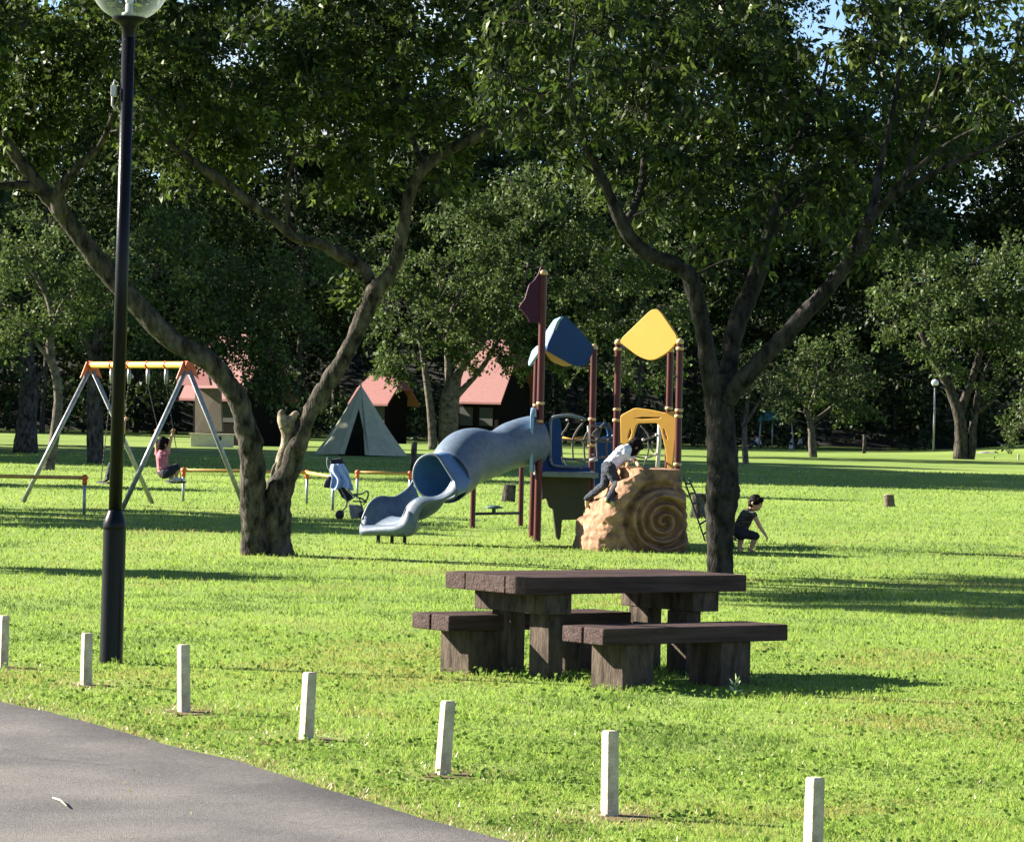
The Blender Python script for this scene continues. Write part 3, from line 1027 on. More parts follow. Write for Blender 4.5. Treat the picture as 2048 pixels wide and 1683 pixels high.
T2A = ellipsoids([(1160, 110, 190, 210, -0.2, 2.0, 42), (1370, 120, 200, 210, 0.2, 2.2, 42), (1600, 210, 200, 150, 1.0, 1.5, 26), (1810, 170, 190, 200, 0.9, 1.5, 25), (1980, 140, 130, 190, -0.8, 1.4, 24), (1440, 400, 200, 90, 0.2, 1.5, 9),
                  (1250, 330, 160, 120, 0, 1.4, 7), (1660, 400, 110, 60, 0.8, 0.9, 6), (1450, -260, 560, 210, 0, 2.4, 40)], d2)
T2A += [D(x, y, d2 + random.uniform(-1, 0.6)) for x, y in ((1440, 480), (1400, 520), (1480, 455), (1420, 445), (1650, 400), (1745, 475), (1760, 500), (1830, 490), (1500, 500), (1690, 425))]
e2 = s2.grow(T2A, min_z=2.3, bow=0.3)
lv2 = s2.leaves(e2, 8, 0.46, 13, 0.128, 0.056, 0.85, 0.15, bare=0.2, twig_r=0.005)
tree2 = finish_tree(s2, lv2, 'spreading tree with three rising limbs and long drooping leaves, right of the climbing rock', 'spreading_tree', b2, 'leaf_near', bark='bark_dark')


# --- park trees of the middle distance
def mid_tree(base, limbs, crowns, label, leaf='leaf_mid', k=8, tl=0.85, per=14, ln=0.17, wd=0.12, cnt_bow=0.25, name='park_tree', group='trees at the back of the lawn', bare=0.22, bark='bark_pale', min_z=1.2, twr=0.011):
    d = base.y
    s = Skel()
    for L in limbs:
        s.limb(px_limb(d, L, random.uniform(-.2, .2), random.uniform(-.6, .6)), 9, 0.14, 4)
    ends = s.grow(ellipsoids(crowns, d), min_z=min_z, bow=cnt_bow, r_end=0.012, sides=5)
    lv = s.leaves(ends, k, tl, per, ln, wd, 0.3, 0.25, twig_r=twr, spread=0.10, bare=bare)
    return finish_tree(s, lv, label, name, base, leaf, group, bark)


mid_tree(G(98, 940), [[(96, 944, 26), (104, 900, 22), (112, 850, 20), (117, 800, 19), (114, 760, 18), (104, 725, 17), (100, 690, 17), (104, 650, 15), (98, 600, 13), (70, 550, 9), (40, 510, 6)], [(104, 660, 12), (124, 610, 10), (150, 575, 8), (180, 555, 5)], [(98, 720, 10), (80, 695, 8), (60, 670, 5)]],
         [(70, 560, 130, 120, 0, 2.2, 44), (30, 660, 90, 60, 0, 1.6, 14), (190, 560, 70, 70, 0, 1.4, 12)], 'slender crooked tree with a pale trunk behind the left end of the swing frame', ln=0.13, wd=0.09, tl=0.55, twr=0.007)
mid_tree(G(190, 926), [[(190, 930, 36), (190, 860, 32), (189, 780, 30), (194, 700, 26), (215, 640, 18), (260, 580, 12), (330, 540, 8)], [(190, 720, 18), (160, 660, 12), (150, 600, 8)]],
         [(370, 570, 140, 120, 0, 2.4, 50), (480, 640, 90, 100, 0.5, 1.8, 18), (250, 660, 110, 70, 0, 1.6, 14), (330, 470, 110, 60, 0, 1.6, 12), (520, 690, 80, 70, 0.4, 1.4, 14), (300, 715, 80, 40, 0, 1.2, 10), (420, 690, 80, 40, 0, 1.2, 10), (500, 720, 60, 50, 0.4, 1.0, 14), (545, 760, 40, 50, 0.3, 0.8, 8), (610, 580, 90, 120, 0.5, 2, 26)], 'straight dark trunk close behind the swing frame with a wide grey green crown', ln=0.14, wd=0.095, tl=0.6, bark='bark', twr=0.007)
mid_tree(G(52, 905), [[(50, 908, 52), (52, 850, 42), (58, 780, 36), (52, 700, 28), (40, 600, 20)], [(56, 790, 14), (80, 750, 9), (100, 720, 6)]],
         [(20, 640, 120, 110, 0, 3, 24), (-40, 520, 120, 120, 0, 3, 16)], 'thick shaded tree trunk at the left edge behind the crooked tree', bark='bark', leaf='leaf_wood')
mid_tree(G(878, 899), [[(866, 899, 20), (864, 850, 17), (857, 790, 15), (850, 740, 13), (842, 690, 10), (830, 640, 7)], [(898, 901, 42), (897, 850, 40), (902, 790, 36), (920, 740, 18), (960, 690, 14), (1000, 640, 11), (1040, 580, 8), (1060, 520, 6)], [(902, 790, 20), (896, 720, 15), (900, 640, 12), (930, 560, 9)], [(905, 800, 14), (960, 740, 11), (985, 700, 8), (1010, 660, 6)]],
         [(900, 520, 130, 130, 0, 3.5, 40), (1060, 500, 150, 150, 0, 3.5, 50), (1190, 560, 110, 120, 0.5, 3, 28), (860, 660, 110, 50, 0, 2.4, 14), (1160, 690, 90, 60, 0, 2.4, 14), (1000, 640, 120, 40, -1, 2, 14), (950, 700, 80, 30, -1, 1.5, 14), (800, 735, 50, 22, -1, 1.2, 8), (1040, 720, 40, 40, -1, 1.2, 7), (1310, 560, 110, 160, 2, 3, 34), (1120, 410, 160, 70, 1, 3, 22), (780, 560, 70, 110, 0, 2.5, 14), (1290, 720, 90, 60, 2, 2.5, 14)], 'broad light green tree with twiggy branches behind the slide, hiding part of the red roof', k=9, tl=0.9, per=15, ln=0.20, wd=0.14, twr=0.012)
mid_tree(G(1626, 914), [[(1627, 918, 18), (1624, 880, 15), (1622, 850, 14), (1614, 825, 11), (1606, 800, 8), (1596, 770, 6)], [(1622, 845, 10), (1650, 825, 8), (1680, 800, 5)], [(1616, 830, 9), (1630, 780, 7), (1640, 740, 5)]],
         [(1640, 760, 95, 75, 0, 2.2, 30), (1590, 800, 60, 50, 0, 1.6, 10), (1700, 810, 60, 40, 0, 1.6, 10), (1650, 700, 60, 30, 0, 1.4, 8)], 'small round tree with a thin trunk on the lawn right of the spreading tree', tl=0.75, ln=0.18, wd=0.13)
mid_tree(G(1492, 928), [[(1492, 932, 14), (1490, 900, 12), (1489, 860, 10), (1493, 820, 9), (1500, 780, 7)], [(1490, 850, 7), (1520, 800, 5)]],
         [(1510, 770, 70, 60, 0, 1.6, 18), (1540, 800, 50, 40, 0, 1.2, 6)], 'young thin tree just right of the spreading tree trunk', leaf='leaf_wood', tl=0.6, ln=0.16, wd=0.11)
mid_tree(G(1922, 918), [[(1920, 922, 32), (1922, 880, 27), (1918, 830, 24), (1900, 780, 20), (1870, 720, 18), (1840, 660, 12)], [(1941, 936, 15), (1944, 890, 17), (1946, 850, 15), (1952, 820, 13), (1956, 780, 10), (1980, 720, 8)], [(1950, 826, 9), (1972, 812, 8), (1990, 795, 5)], [(1918, 830, 20), (1950, 740, 15), (1980, 640, 10)]],
         [(1880, 620, 150, 110, 0, 4, 40), (1990, 560, 130, 90, 0, 4, 34), (1960, 700, 130, 70, 0, 3, 24), (1800, 560, 80, 60, 0, 3, 10), (2060, 660, 80, 90, 0, 3, 14)], 'dark double trunked tree with layered boughs beside the far lamp post', bark='bark', leaf='leaf_mid', tl=1.0, ln=0.22, wd=0.15, twr=0.012)
mid_tree(G(2110, 925), [[(2110, 930, 26), (2108, 880, 22), (2100, 830, 18), (2090, 780, 12)], [(2104, 850, 12), (2070, 830, 9), (2040, 815, 6)]],
         [(2060, 830, 55, 55, 0, 1.6, 16), (2110, 760, 80, 70, 0, 2, 14)], 'leafy low bough reaching in at the right edge above the bank', ln=0.18, wd=0.13)


# --- the wood behind: reads as one dark mass
def wood():
    V = []
    trunks = MB()

    def crown(x, y, h, r, zlo, lobes, dens, sz):
        for _ in range(lobes):
            u = random.uniform(0, 1) ** 0.8
            z = zlo + (h - zlo) * u
            rr = r * math.sqrt(max(0.08, 1 - ((u - 0.42) / 0.62) ** 2))
            a = random.uniform(0, 6.283)
            c = np.array([x + math.cos(a) * rr * random.uniform(0.3, 1), y + math.sin(a) * rr * random.uniform(0.3, 1), z])
            R = random.uniform(0.9, 1.9) * (r / 4.2) ** 0.5
            m = int(dens * R * R)
            q = unit(rng.normal(size=(m, 3)))
            q[:, 2] = np.abs(q[:, 2]) * np.where(rng.random(m) < 0.72, 1, -1)
            pos = c + q * [R, R, R * 0.62] * rng.uniform(0.72, 1.05, (m, 1)) + 0.12 * rng.normal(size=(m, 3))
            V.append(leaf_verts(pos, q * 0.5 + rng.normal(size=(m, 3)) * 0.7 + [0, 0, -0.25], sz * rng.uniform(0.5, 1.4, m), sz * 0.7 * rng.uniform(0.6, 1.3, m)))

    def top_of(x, d):
        px = 1024 + x / d * F
        # skyline of the wood: above the frame on the left, lower towards the right
        if x < -29.5: y = 330
        elif px < 420: y = -40 + 40 * math.sin(px * 0.03)
        elif px < 820: y = -160
        elif px < 1020: y = -80 if abs(px - 900) > 60 else 40
        elif px < 1480: y = -200
        elif px < 1560: y = -120
        elif px < 1730: y = 130
        elif px < 1930: y = -40
        else: y = 60
        yh = 822 + 0.0218 * (px - 1024)
        return (yh - y) / F * d + CAM_H

    for row, d in enumerate((195, 204, 213)):
        x = -46 - row * 1.5
        while x < 50:
            y = d + random.uniform(-4, 4)
            h = top_of(x, y) * random.uniform(0.86, 1.04) - (2 - row) * random.uniform(0, 3.0)
            r = random.uniform(3.2, 4.8)
            crown(x, y, h, r, random.uniform(2.6, 5.5), int(17 + h * 1.0), 74 if row < 2 else 60, 0.36)
            pts = [Vector((x, y, 0)), Vector((x + random.uniform(-.4, .4), y, h * 0.35)), Vector((x + random.uniform(-1, 1), y, h * 0.8))]
            if random.random() < 0.55:
                x += random.uniform(3.4, 5.2)
                continue
            trunks.tube(pts, [random.uniform(.14, .26), .12, .04], 6, False, 0.1)
            for _ in range(2):
                a = random.uniform(0, 6.28)
                p = pts[1].lerp(pts[2], random.uniform(0, .5))
                trunks.tube([p, p + Vector((math.cos(a) * 1.6, math.sin(a) * 1.6, 1.2)), p + Vector((math.cos(a) * 3, math.sin(a) * 3, 1.8))], [.07, .05, .02], 4, False)
            x += random.uniform(3.4, 5.2)
    for d in (222, 231, 241):                                    # trees on the slope behind
        x = -52
        while x < 54:
            px = 1024 + x / d * F
            g = {222: 0.5, 231: 3.5, 241: 7.0}[d] - (3.5 if x > 24 else 0) * (d > 225)
            crown(x, d, min(top_of(x, d), g + random.uniform(13, 17)), random.uniform(3.4, 4.6), g, 20, 40, 0.42)
            x += random.uniform(3.6, 5.2)
    for d in (196, 204):                                         # undergrowth
        x = -46
        while x < 50:
            crown(x, d + random.uniform(-3, 3), random.uniform(1.6, 4.2), random.uniform(1.4, 2.4), 0.3, 7, 40, 0.32)
            x += random.uniform(1.6, 3.0)
    # tall grove out of the frame on the left, whose shadows cross the back of the lawn
    for (x, y, h) in GROVE:
        crown(x, y, h, random.uniform(3.8, 4.8), h * 0.22, int(18 + h), 34, 0.75)
        trunks.tube([Vector((x, y, 0)), Vector((x, y, h * .8))], [.3, .1], 6, False)
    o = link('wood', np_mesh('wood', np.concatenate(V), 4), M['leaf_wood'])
    tag(o, 'dense dark wood of tall trees closing the back of the park', 'wood', kind='stuff')
    o = trunks.build('wood_stems', M['bark'], smooth=True)
    tag(o, 'shaded stems and boughs inside the dark wood', 'wood stems', kind='stuff')


GROVE = [(-31, 107, 25), (-38, 109, 28), (-26, 113, 22), (-29.5, 125, 26), (-27, 110, 23), (-34, 113, 27), (-31, 119, 27), (-23, 121, 20), (-38, 124, 30), (-27, 129, 22), (-23, 133, 16), (-33, 134, 21), (-42, 130, 24), (-26, 141, 19), (-34, 144, 22), (-40, 115, 26), (-46, 124, 28), (-40, 134, 27)]
wood()


# --- trees standing left of the frame: only their shadows reach the picture
def shade_tree(x, y, h, r, zc, zh, label):
    base = Vector((x, y, 0))
    s = Skel()
    s.limb([(base, 0.2), (base + Vector((0.1, 0, h * .4)), 0.15), (base + Vector((0, 0.1, h * .9)), 0.04)], 8, 0.1, 3)
    tg = []
    while len(tg) < 2 + 10 * r:
        u = Vector((random.uniform(-1, 1), random.uniform(-1, 1), random.uniform(-1, 1)))
        if u.length < 1: tg.append(base + Vector((u.x * r, u.y * r, zc + u.z * zh)))
    e = s.grow(tg, r_end=0.012, sides=4)
    lv = s.leaves(e, 9, 0.75, 22, 0.26, 0.19, spread=0.12, twig_r=0.01)
    return finish_tree(s, lv, label, 'park_tree', base, 'leaf_mid', 'park trees beyond the left edge')


SHADE = [(-13.0, 39.0, 5.0, 0.35, 4.3, 0.40, 'slim low tree beyond the left edge nearest the lamp post'), (-16.6, 57.4, 8.2, 3.0, 5.4, 2.4, 'broad tree beyond the left edge level with the swing'),
         (-15.6, 53.6, 7.6, 2.2, 5.0, 1.8, 'second broad tree beyond the left edge, nearer than its neighbour'),
         (-19.0, 75.0, 6.5, 1.3, 4.6, 1.6, 'small tree beyond the left edge behind the yellow rail'), (-16.0, 82.5, 12.0, 1.3, 10.0, 1.7, 'tall high crowned tree beyond the left edge behind the swing'),
         (-20.5, 94.0, 12.5, 1.3, 10.6, 1.6, 'tall bare stemmed tree beyond the left edge before the grove')]
for a in SHADE:
    shade_tree(*a)

# ---------------------------------------------------------------- lamp post
lp = G(222, 1325)
dl = lp.y
lamp = thing('lamp_post', 'tall black lamp post with a clear glass globe beside the path', 'lamp post', lp)
top = D(258, 36, dl)
ax = (top - lp).normalized()
HL = (top - lp).length
k_ = dl / F
mb = MB()
mb.lathe(lp, [(0.088, -0.05), (0.0775, 0.02), (0.0765, 262 * k_), (0.076, 268 * k_)], 28, ax)
mb.build('base_sleeve', M['lamp'], lamp, smooth=True, mods=[('EDGE_SPLIT', dict(split_angle=0.6))])
mb = MB()
mb.lathe(lp, [(0.079, 267 * k_), (0.080, 272 * k_), (0.079, 280 * k_), (0.064, 292 * k_), (0.050, 303 * k_), (0.0465, 306 * k_)], 28, ax)
mb.build('shoulder_collar', M['lamp'], lamp, smooth=True)
mb = MB()
mb.lathe(lp, [(0.0455, 300 * k_), (0.0435, HL - 0.12)], 24, ax)
mb.build('pole', M['lamp'], lamp, smooth=True)
mb = MB()
mb.lathe(lp, [(0.0445, HL - 0.13), (0.046, HL - 0.075), (0.066, HL - 0.045), (0.100, HL - 0.028), (0.112, HL - 0.012), (0.112, HL + 0.004), (0.06, HL + 0.01)], 28, ax)
mb.build('globe_seat', M['lamp'], lamp, smooth=True, mods=[('EDGE_SPLIT', dict(split_angle=0.7))])
R_ = 0.268
mb = MB()
prof = []
for i in range(25):
    th = math.radians(155 - i * 155 / 24)
    prof.append((R_ * math.sin(th), HL + 0.245 + R_ * math.cos(th)))
mb.lathe(lp, prof, 40, ax)
globe = mb.build('globe', M['glass'], lamp, smooth=True)
mb = MB()
mb.lathe(lp, [(0.05, HL + 0.006), (0.05, HL + 0.03), (0.026, HL + 0.04), (0.026, HL + 0.09)], 16, ax)
mb.build('bulb_holder', M['grey_box'], lamp, smooth=True)
mb = MB()
mb.ball(lp + ax * (HL + 0.16), (0.035, 0.035, 0.08), 14, 10)
mb.build('bulb', M['white_cloth'], lamp, smooth=True)
c = D(229, 183, dl)
mb = MB()
mb.obox(c + Vector((-0.022, -0.035, -0.035)), (0.035, 0, 0), (0, 0.07, 0), (0, 0, 0.075))
sensor = mb.build('light_sensor', M['grey_box'], lamp, bevel=0.004)
mb = MB()
mb.tube([c + Vector((-0.012, 0, 0.03)), c + Vector((0, 0, 0.075)), c + Vector((0.02, 0, 0.06))], 0.007, 8)
mb.build('cable', M['grey_box'], sensor, smooth=True)
mb = MB()
mb.tube([c + Vector((-0.012, 0, -0.03)), c + Vector((-0.014, 0, -0.09)), c + Vector((0.012, 0, -0.13))], 0.008, 8)
mb.build('cable', M['grey_box'], sensor, smooth=True)

# ---------------------------------------------------------------- boundary posts
BLAB = ['white concrete post cut by the left edge of the photo, standing farthest up the path', 'white concrete post standing just left of the lamp post foot', 'white concrete post nearest right of the lamp post, beside a spiky tuft',
        'white concrete post between the lamp post and the benches, leaning a little', 'white concrete post in front of the left bench, leaning slightly right', 'white concrete post in front of the right bench, with a bare patch at its foot',
        'white concrete post cut by the bottom edge, nearest to the viewer']
TILT = [0.012, 0.0, -0.03, 0.035, 0.055, -0.012, 0.01]
for i, (x, y, t) in enumerate(BOLLARD_PX):
    b = G(x, y)
    h = (y - t) * b.y / F
    wd = (0.052 if i else 0.05)
    mb = MB()
    rz = math.radians((34, 28, 30, 36, 27, 31, 33)[i])
    w0, w1 = wd * 1.02, wd * 0.95
    tx = TILT[i] * h
    for (hz, ww) in ((-0.08, w0), (h - 0.008, w1), (h, w1 * 0.82)):
        for sx, sy in ((-1, -1), (1, -1), (1, 1), (-1, 1)):
            p = Vector((sx * ww / 2 * 1.12, sy * ww / 2 * 1.12, 0))
            p.rotate(Matrix.Rotation(rz, 3, 'Z'))
            mb.v.append(b + p + Vector((tx * hz / h, 0, hz)))
    for lv in (0, 4):
        for k in range(4):
            mb.f.append((lv + k, lv + (k + 1) % 4, lv + (k + 1) % 4 + 4, lv + k + 4))
    mb.f += [(3, 2, 1, 0), (8, 9, 10, 11)]
    o = mb.build('boundary_post', M['concrete'], None, b, bevel=0.003)
    tag(o, BLAB[i], 'boundary post', 'white posts along the path edge')

# ---------------------------------------------------------------- picnic table and benches
PHI = math.radians(36)
U3 = Vector((math.cos(PHI), math.sin(PHI), 0))
V3 = Vector((-math.sin(PHI), math.cos(PHI), 0))
ZT = 0.68
A = G(1050.2, 1154.6, ZT)
A = Vector((A.x, A.y, 0))


def P(o, s, t, z):
    return o + U3 * s + V3 * t + Vector((0, 0, z))


table = thing('picnic_table', 'heavy brown picnic table of thick planks on four block legs', 'table', P(A, 0.93, 0.44, 0))
LT, WT, TH = 1.86, 0.90, 0.112
pw = (WT - 0.012) / 4
for i in range(4):
    mb = MB()
    mb.obox(P(A, (0.004, 0.0, 0.006, 0.002)[i], i * (pw + 0.004), ZT - TH), U3 * (LT - (0.006, 0, 0.01, 0.004)[i]), V3 * pw, (0, 0, TH - (0, 0.002, 0.001, 0.003)[i]))
    mb.build('top_plank', M['plank'], table, bevel=0.006)
for s0 in (0.20, 1.44):
    mb = MB()
    mb.obox(P(A, s0, 0.05, ZT - TH - 0.135), U3 * 0.22, V3 * 0.79, (0, 0, 0.133))
    mb.build('crossbeam', M['leg'], table, bevel=0.006)
    for t0 in (0.12, 0.545):
        mb = MB()
        mb.obox(P(A, s0 + (0.09 if s0 < 1 else 0.005), t0, -0.06), U3 * 0.12, V3 * 0.215, (0, 0, ZT - TH - 0.135 + 0.058))
        mb.build('leg', M['leg'], table, bevel=0.006)


def bench(corner, L, label):
    cc = Vector((corner.x, corner.y, 0))
    b = thing('bench', label, 'bench', P(cc, L / 2, 0.22, 0), 'plank benches at the picnic table')
    for t0 in (0.0, 0.225):
        mb = MB()
        mb.obox(P(cc, 0, t0, 0.40 - 0.105), U3 * (L - 0.004 * (t0 > 0)), V3 * 0.205, (0, 0, 0.105 - 0.002 * (t0 > 0)))
        mb.build('seat_plank', M['plank'], b, bevel=0.008)
    for s0 in (0.20, 1.0):
        mb = MB()
        mb.obox(P(cc, s0, 0.05, -0.06), U3 * 0.25, V3 * 0.33, (0, 0, 0.40 - 0.107 + 0.06))
        mb.build('leg', M['leg'], b, bevel=0.008)
    return b


NB, FB = G(1206.7, 1257, 0.40), G(898, 1230.6, 0.40)
bench(NB, 1.52, 'brown plank bench on the near side of the picnic table')
bench(FB, 1.52, 'brown plank bench behind the picnic table, half hidden by its legs')

# ---------------------------------------------------------------- play tower with tube slide and climbing rock
PT = Vector((1.35, 47.6, 0))
play = thing('play_tower', 'playground tower with blue tube slide, climbing rock and coloured roof panels', 'play structure', PT)


def post(px, d, top_px, base_z=-0.1, r=0.046, capped=True, name='post', lean=0.0):
    t = D(top_px[0], top_px[1], d)
    b = D(px, 900, d)
    b.z = base_z
    mb = MB()
    mb.tube([b, t], [r, r], 18)
    p = mb.build(name, M['red_post'], play, smooth=True, mods=[('EDGE_SPLIT', dict(split_angle=0.8))])
    if capped:
        mb = MB()
        mb.lathe(t, [(r * 1.12, -0.03), (r * 1.15, 0.0), (r * 0.9, 0.028), (r * 0.4, 0.042)], 16)
        mb.build('post_cap', M['cap'], p, smooth=True)
    return b, t


DP = dict(p1=47.1, p2=48.4, p3=48.3, p4=47.9, p5=46.9, p6=48.4)
P1 = post(1078, DP['p1'], (1087, 545), r=0.05)
P2 = post(1067, DP['p2'], (1075, 700))
P3 = post(1184, DP['p3'], (1188, 694))
P4 = post(1232, DP['p4'], (1237, 684))
P5 = post(1357, DP['p5'], (1360, 683))
P6 = post(1336, DP['p6'], (1341, 700))


def clamp(px, py, d, r=0.055, c='cap'):
    mb = MB()
    mb.lathe(D(px, py, d) - Vector((0, 0, 0.022)), [(r * 0.8, 0), (r, 0.006), (r, 0.036), (r * 0.8, 0.044)], 16)
    mb.build('clamp', M[c], play, smooth=True)


for (x, y, k) in ((1081, 806, 'p1'), (1079, 842, 'p1'), (1073, 810, 'p2'), (1184, 838, 'p3'), (1234, 818, 'p4'), (1233, 840, 'p4'), (1358, 820, 'p5'), (1357, 832, 'p5'), (1338, 816, 'p6'), (1355, 928, 'p5'), (1183, 890, 'p3'), (1236, 698, 'p4'), (1360, 697, 'p5')):
    clamp(x, y, DP[k])

# decks
mb = MB()
for (q, z) in (([P1, P2, P3], 0.95),):
    a, b_, c_ = (Vector((v[0].x, v[0].y, 0)) for v in q)
    e_ = a + (c_ - b_)
    mb.prism([p + Vector((0, 0, z)) for p in (a, e_, c_, b_)], (0, 0, -0.07))
mb.build('deck', M['pipe'], play, bevel=0.01)
mb = MB()
a, b_, c_ = Vector((P4[0].x, P4[0].y, 0)), Vector((P6[0].x, P6[0].y, 0)), Vector((P5[0].x, P5[0].y, 0))
mb.prism([p + Vector((0, 0, 0.98)) for p in (a, a + (c_ - b_), c_, b_)], (0, 0, -0.07))
mb.build('deck', M['pipe'], play, bevel=0.01)


def px_poly(pts, O, d, X):
    """pixel outline -> 2d outline in the plane through O spanned by X (horizontal) and Z, at the depth d of O."""
    cx = O.x
    out = []
    X = X.normalized()
    for (x, y) in pts:
        q = D(x, y, d)
        # plane: points O + a X + b Z;  intersect the sight line with it
        r = ray(x, y)
        n_ = X.cross(Vector((0, 0, 1)))
        t = (O - EYE).dot(n_) / r.dot(n_)
        h = EYE + r * t
        out.append(((h - O).dot(X), h.z - O.z))
    return out


ZV = Vector((0, 0, 1))
# yellow diamond roof panel: faces front-left, into the sun
X = Vector((0.80, -0.60, 0)).normalized()
O = D(1302, 672, 47.2)
panel('roof_panel', rounded(px_poly([(1313, 611), (1359, 678), (1338, 704), (1305, 722), (1278, 712), (1242, 684), (1246, 676)], O, 47.2, X), 0.16), [], O, X, ZV, 0.03, M['yellow'], play)
mb = MB()
mb.tube([P4[1] - Vector((0, 0, 0.06)), D(1290, 700, 48.35), P5[1] - Vector((0, 0, 0.06))], 0.022, 10)
mb.build('roof_bar', M['pipe'], play, smooth=True)
# blue diamond panel facing front-right, its sunlit left edge put in as a lighter blue strip, orange one behind
X = Vector((0.82, 0.57, 0)).normalized()
O = D(1140, 690, 47.8)
panel('roof_panel', rounded(px_poly([(1128, 632), (1150, 653), (1188, 696), (1171, 730), (1150, 732), (1093, 700), (1094, 690), (1118, 638)], O, 47.8, X), 0.07), [], O, X, ZV, 0.035, M['blue'], play)
O2 = O - X.cross(ZV) * -0.05
X2 = Vector((0.35, -0.94, 0)).normalized()
O2 = D(1106, 668, 47.7)
panel('roof_panel', rounded(px_poly([(1124, 634), (1117, 642), (1096, 694), (1093, 692), (1094, 664), (1110, 640)], O2, 47.7, X2), 0.03), [], O2, X2, ZV, 0.03, M['blue_edge'], play)
O3 = D(1120, 712, 48.3)
panel('roof_panel', rounded(px_poly([(1085, 690), (1160, 712), (1146, 730), (1128, 732), (1104, 722), (1092, 706)], O3, 48.3, Vector((0.9, -0.3, 0))), 0.05), [], O3, Vector((0.9, -0.3, 0)), ZV, 0.03, M['orange'], play)
O4 = D(1069, 712, 48.2)
X4 = Vector((0.5, -0.86, 0)).normalized()
panel('roof_panel', rounded(px_poly([(1082, 692), (1078, 706), (1060, 732), (1059, 724), (1066, 702), (1076, 692)], O4, 48.2, X4), 0.03), [], O4, X4, ZV, 0.03, M['blue_edge'], play)
# purple sail on the mast
O5 = D(1084, 600, 47.1)
X5 = Vector((0.95, 0.3, 0)).normalized()
sail = [(1086, 536), (1082, 534), (1077, 548), (1068, 562), (1058, 570), (1054, 584), (1050, 598), (1038, 614), (1048, 624), (1055, 634), (1060, 645), (1073, 643), (1085, 646)]
panel('sail_panel', rounded(px_poly(sail, O5, 47.1, X5), 0.02, 3), [], O5, X5, ZV, 0.022, M['purple'], play)
# elephant shaped board below the deck
Zb = lambda u, v: (1060 + u / 5.1, 780 + v / 5.1)
O6 = D(1130, 990, 47.5)
X6 = Vector((0.93, 0.36, 0)).normalized()
panel('lower_board', rounded(px_poly([Zb(*q) for q in ((120, 865), (360, 850), (600, 880), (600, 1312), (318, 1318), (305, 1500), (290, 1525), (266, 1490), (232, 1200), (205, 1200), (185, 1165), (170, 1105), (150, 1098), (122, 1115))], O6, 47.5, X6), 0.03, 3), [], O6, X6, ZV, 0.03, M['olive'], play)
# blue side panel with a rounded window, grey hoop round it
O7 = D(1135, 890, 47.6)
X7 = Vector((0.93, 0.36, 0)).normalized()
outer = px_poly([Zb(*q) for q in ((130, 345), (200, 340), (215, 292), (300, 285), (312, 380), (310, 730), (345, 768), (600, 778), (620, 862), (120, 862))], O7, 47.6, X7)
panel('side_panel', rounded(outer, 0.04), [], O7, X7, ZV, 0.03, M['blue'], play)
mb = MB()
hp = [Zb(*q) for q in ((205, 690), (208, 350), (225, 290), (270, 268), (400, 262), (530, 285), (570, 310))]
pts = [D(x, y, 47.45) for x, y in hp]
mb.tube([a for a, b in spline([(p, 0.022) for p in pts], 4)], 0.022, 10)
pts = [D(*Zb(*q), 47.45) for q in ((205, 690), (225, 755), (300, 775), (460, 782), (600, 770))]
mb.tube([a for a, b in spline([(p, 0.022) for p in pts], 4)], 0.022, 10)
mb.build('hoop', M['pipe'], play, smooth=True)
# blue post panels between the towers
for q, d_ in ((((650, 340), (800, 330), (840, 390), (850, 800), (660, 1000), (640, 620)), 49.0),):
    Oq = D(*Zb(740, 600), d_)
    panel('side_panel', rounded(px_poly([Zb(*a) for a in q], Oq, d_, X7), 0.05), [rounded(px_poly([Zb(*a) for a in ((690, 380), (780, 380), (800, 470), (700, 490))], Oq, d_, X7), 0.04)], Oq, X7, ZV, 0.03, M['blue'], play)
# yellow rails at the back
mb = MB()
mb.tube([D(*Zb(330, 490), 49.2), D(*Zb(420, 510), 49.2), D(*Zb(620, 478), 49.2)], 0.028, 10)
mb.build('back_rail', M['yellow'], play, smooth=True)

# net tunnel and ropes


def rope(px, d, r=0.0135, name='net_rope'):
    pts = [D(x, y, d if not hasattr(d, '__len__') else d[i]) for i, (x, y) in enumerate(px)]
    q = [a for a, b in spline([(p, r) for p in pts], 5)] if len(pts) > 2 else pts
    m_r = MB()
    m_r.tube(q, r, 7)
    m_r.build(name, M['rope'], play, smooth=True)


Zr = lambda *L: [Zb(*q) for q in L]
for L in (((325, 680), (320, 480), (370, 390), (400, 330)), ((440, 720), (435, 520), (480, 410), (540, 335)), ((560, 735), (550, 520), (590, 420)), ((320, 690), (430, 705), (560, 730)), ((330, 500), (440, 515), (590, 505)),
          ((345, 700), (400, 780), (520, 850), (640, 875)), ((590, 700), (660, 690), (790, 680)), ((640, 450), (690, 490), (780, 495), (870, 460)), ((640, 440), (720, 370), (760, 340)), ((690, 370), (680, 540), (690, 690)),
          ((790, 500), (780, 600), (790, 690)), ((700, 480), (720, 400), (760, 330)), ((600, 360), (700, 372), (830, 380)), ((870, 460), (830, 400), (800, 330)), ((590, 510), (700, 520), (860, 525))):
    rope(Zr(*L), 47.7 if L[0][0] < 580 else 48.2)
for (u, v) in ((265, 345), (240, 440), (235, 635), (225, 690), (380, 305), (535, 300), (600, 380), (600, 430), (600, 520), (635, 455), (680, 490), (790, 500), (610, 370), (720, 372), (640, 655), (365, 790), (515, 790), (650, 712), (590, 868), (640, 880), (845, 465), (860, 520)):
    m_j = MB()
    m_j.ball(D(*Zb(u, v), 47.6 if u < 580 else 48.1), (0.020, 0.020, 0.016), 8, 6)
    m_j.build('rope_joint', M['rope_pale'], play, smooth=True)
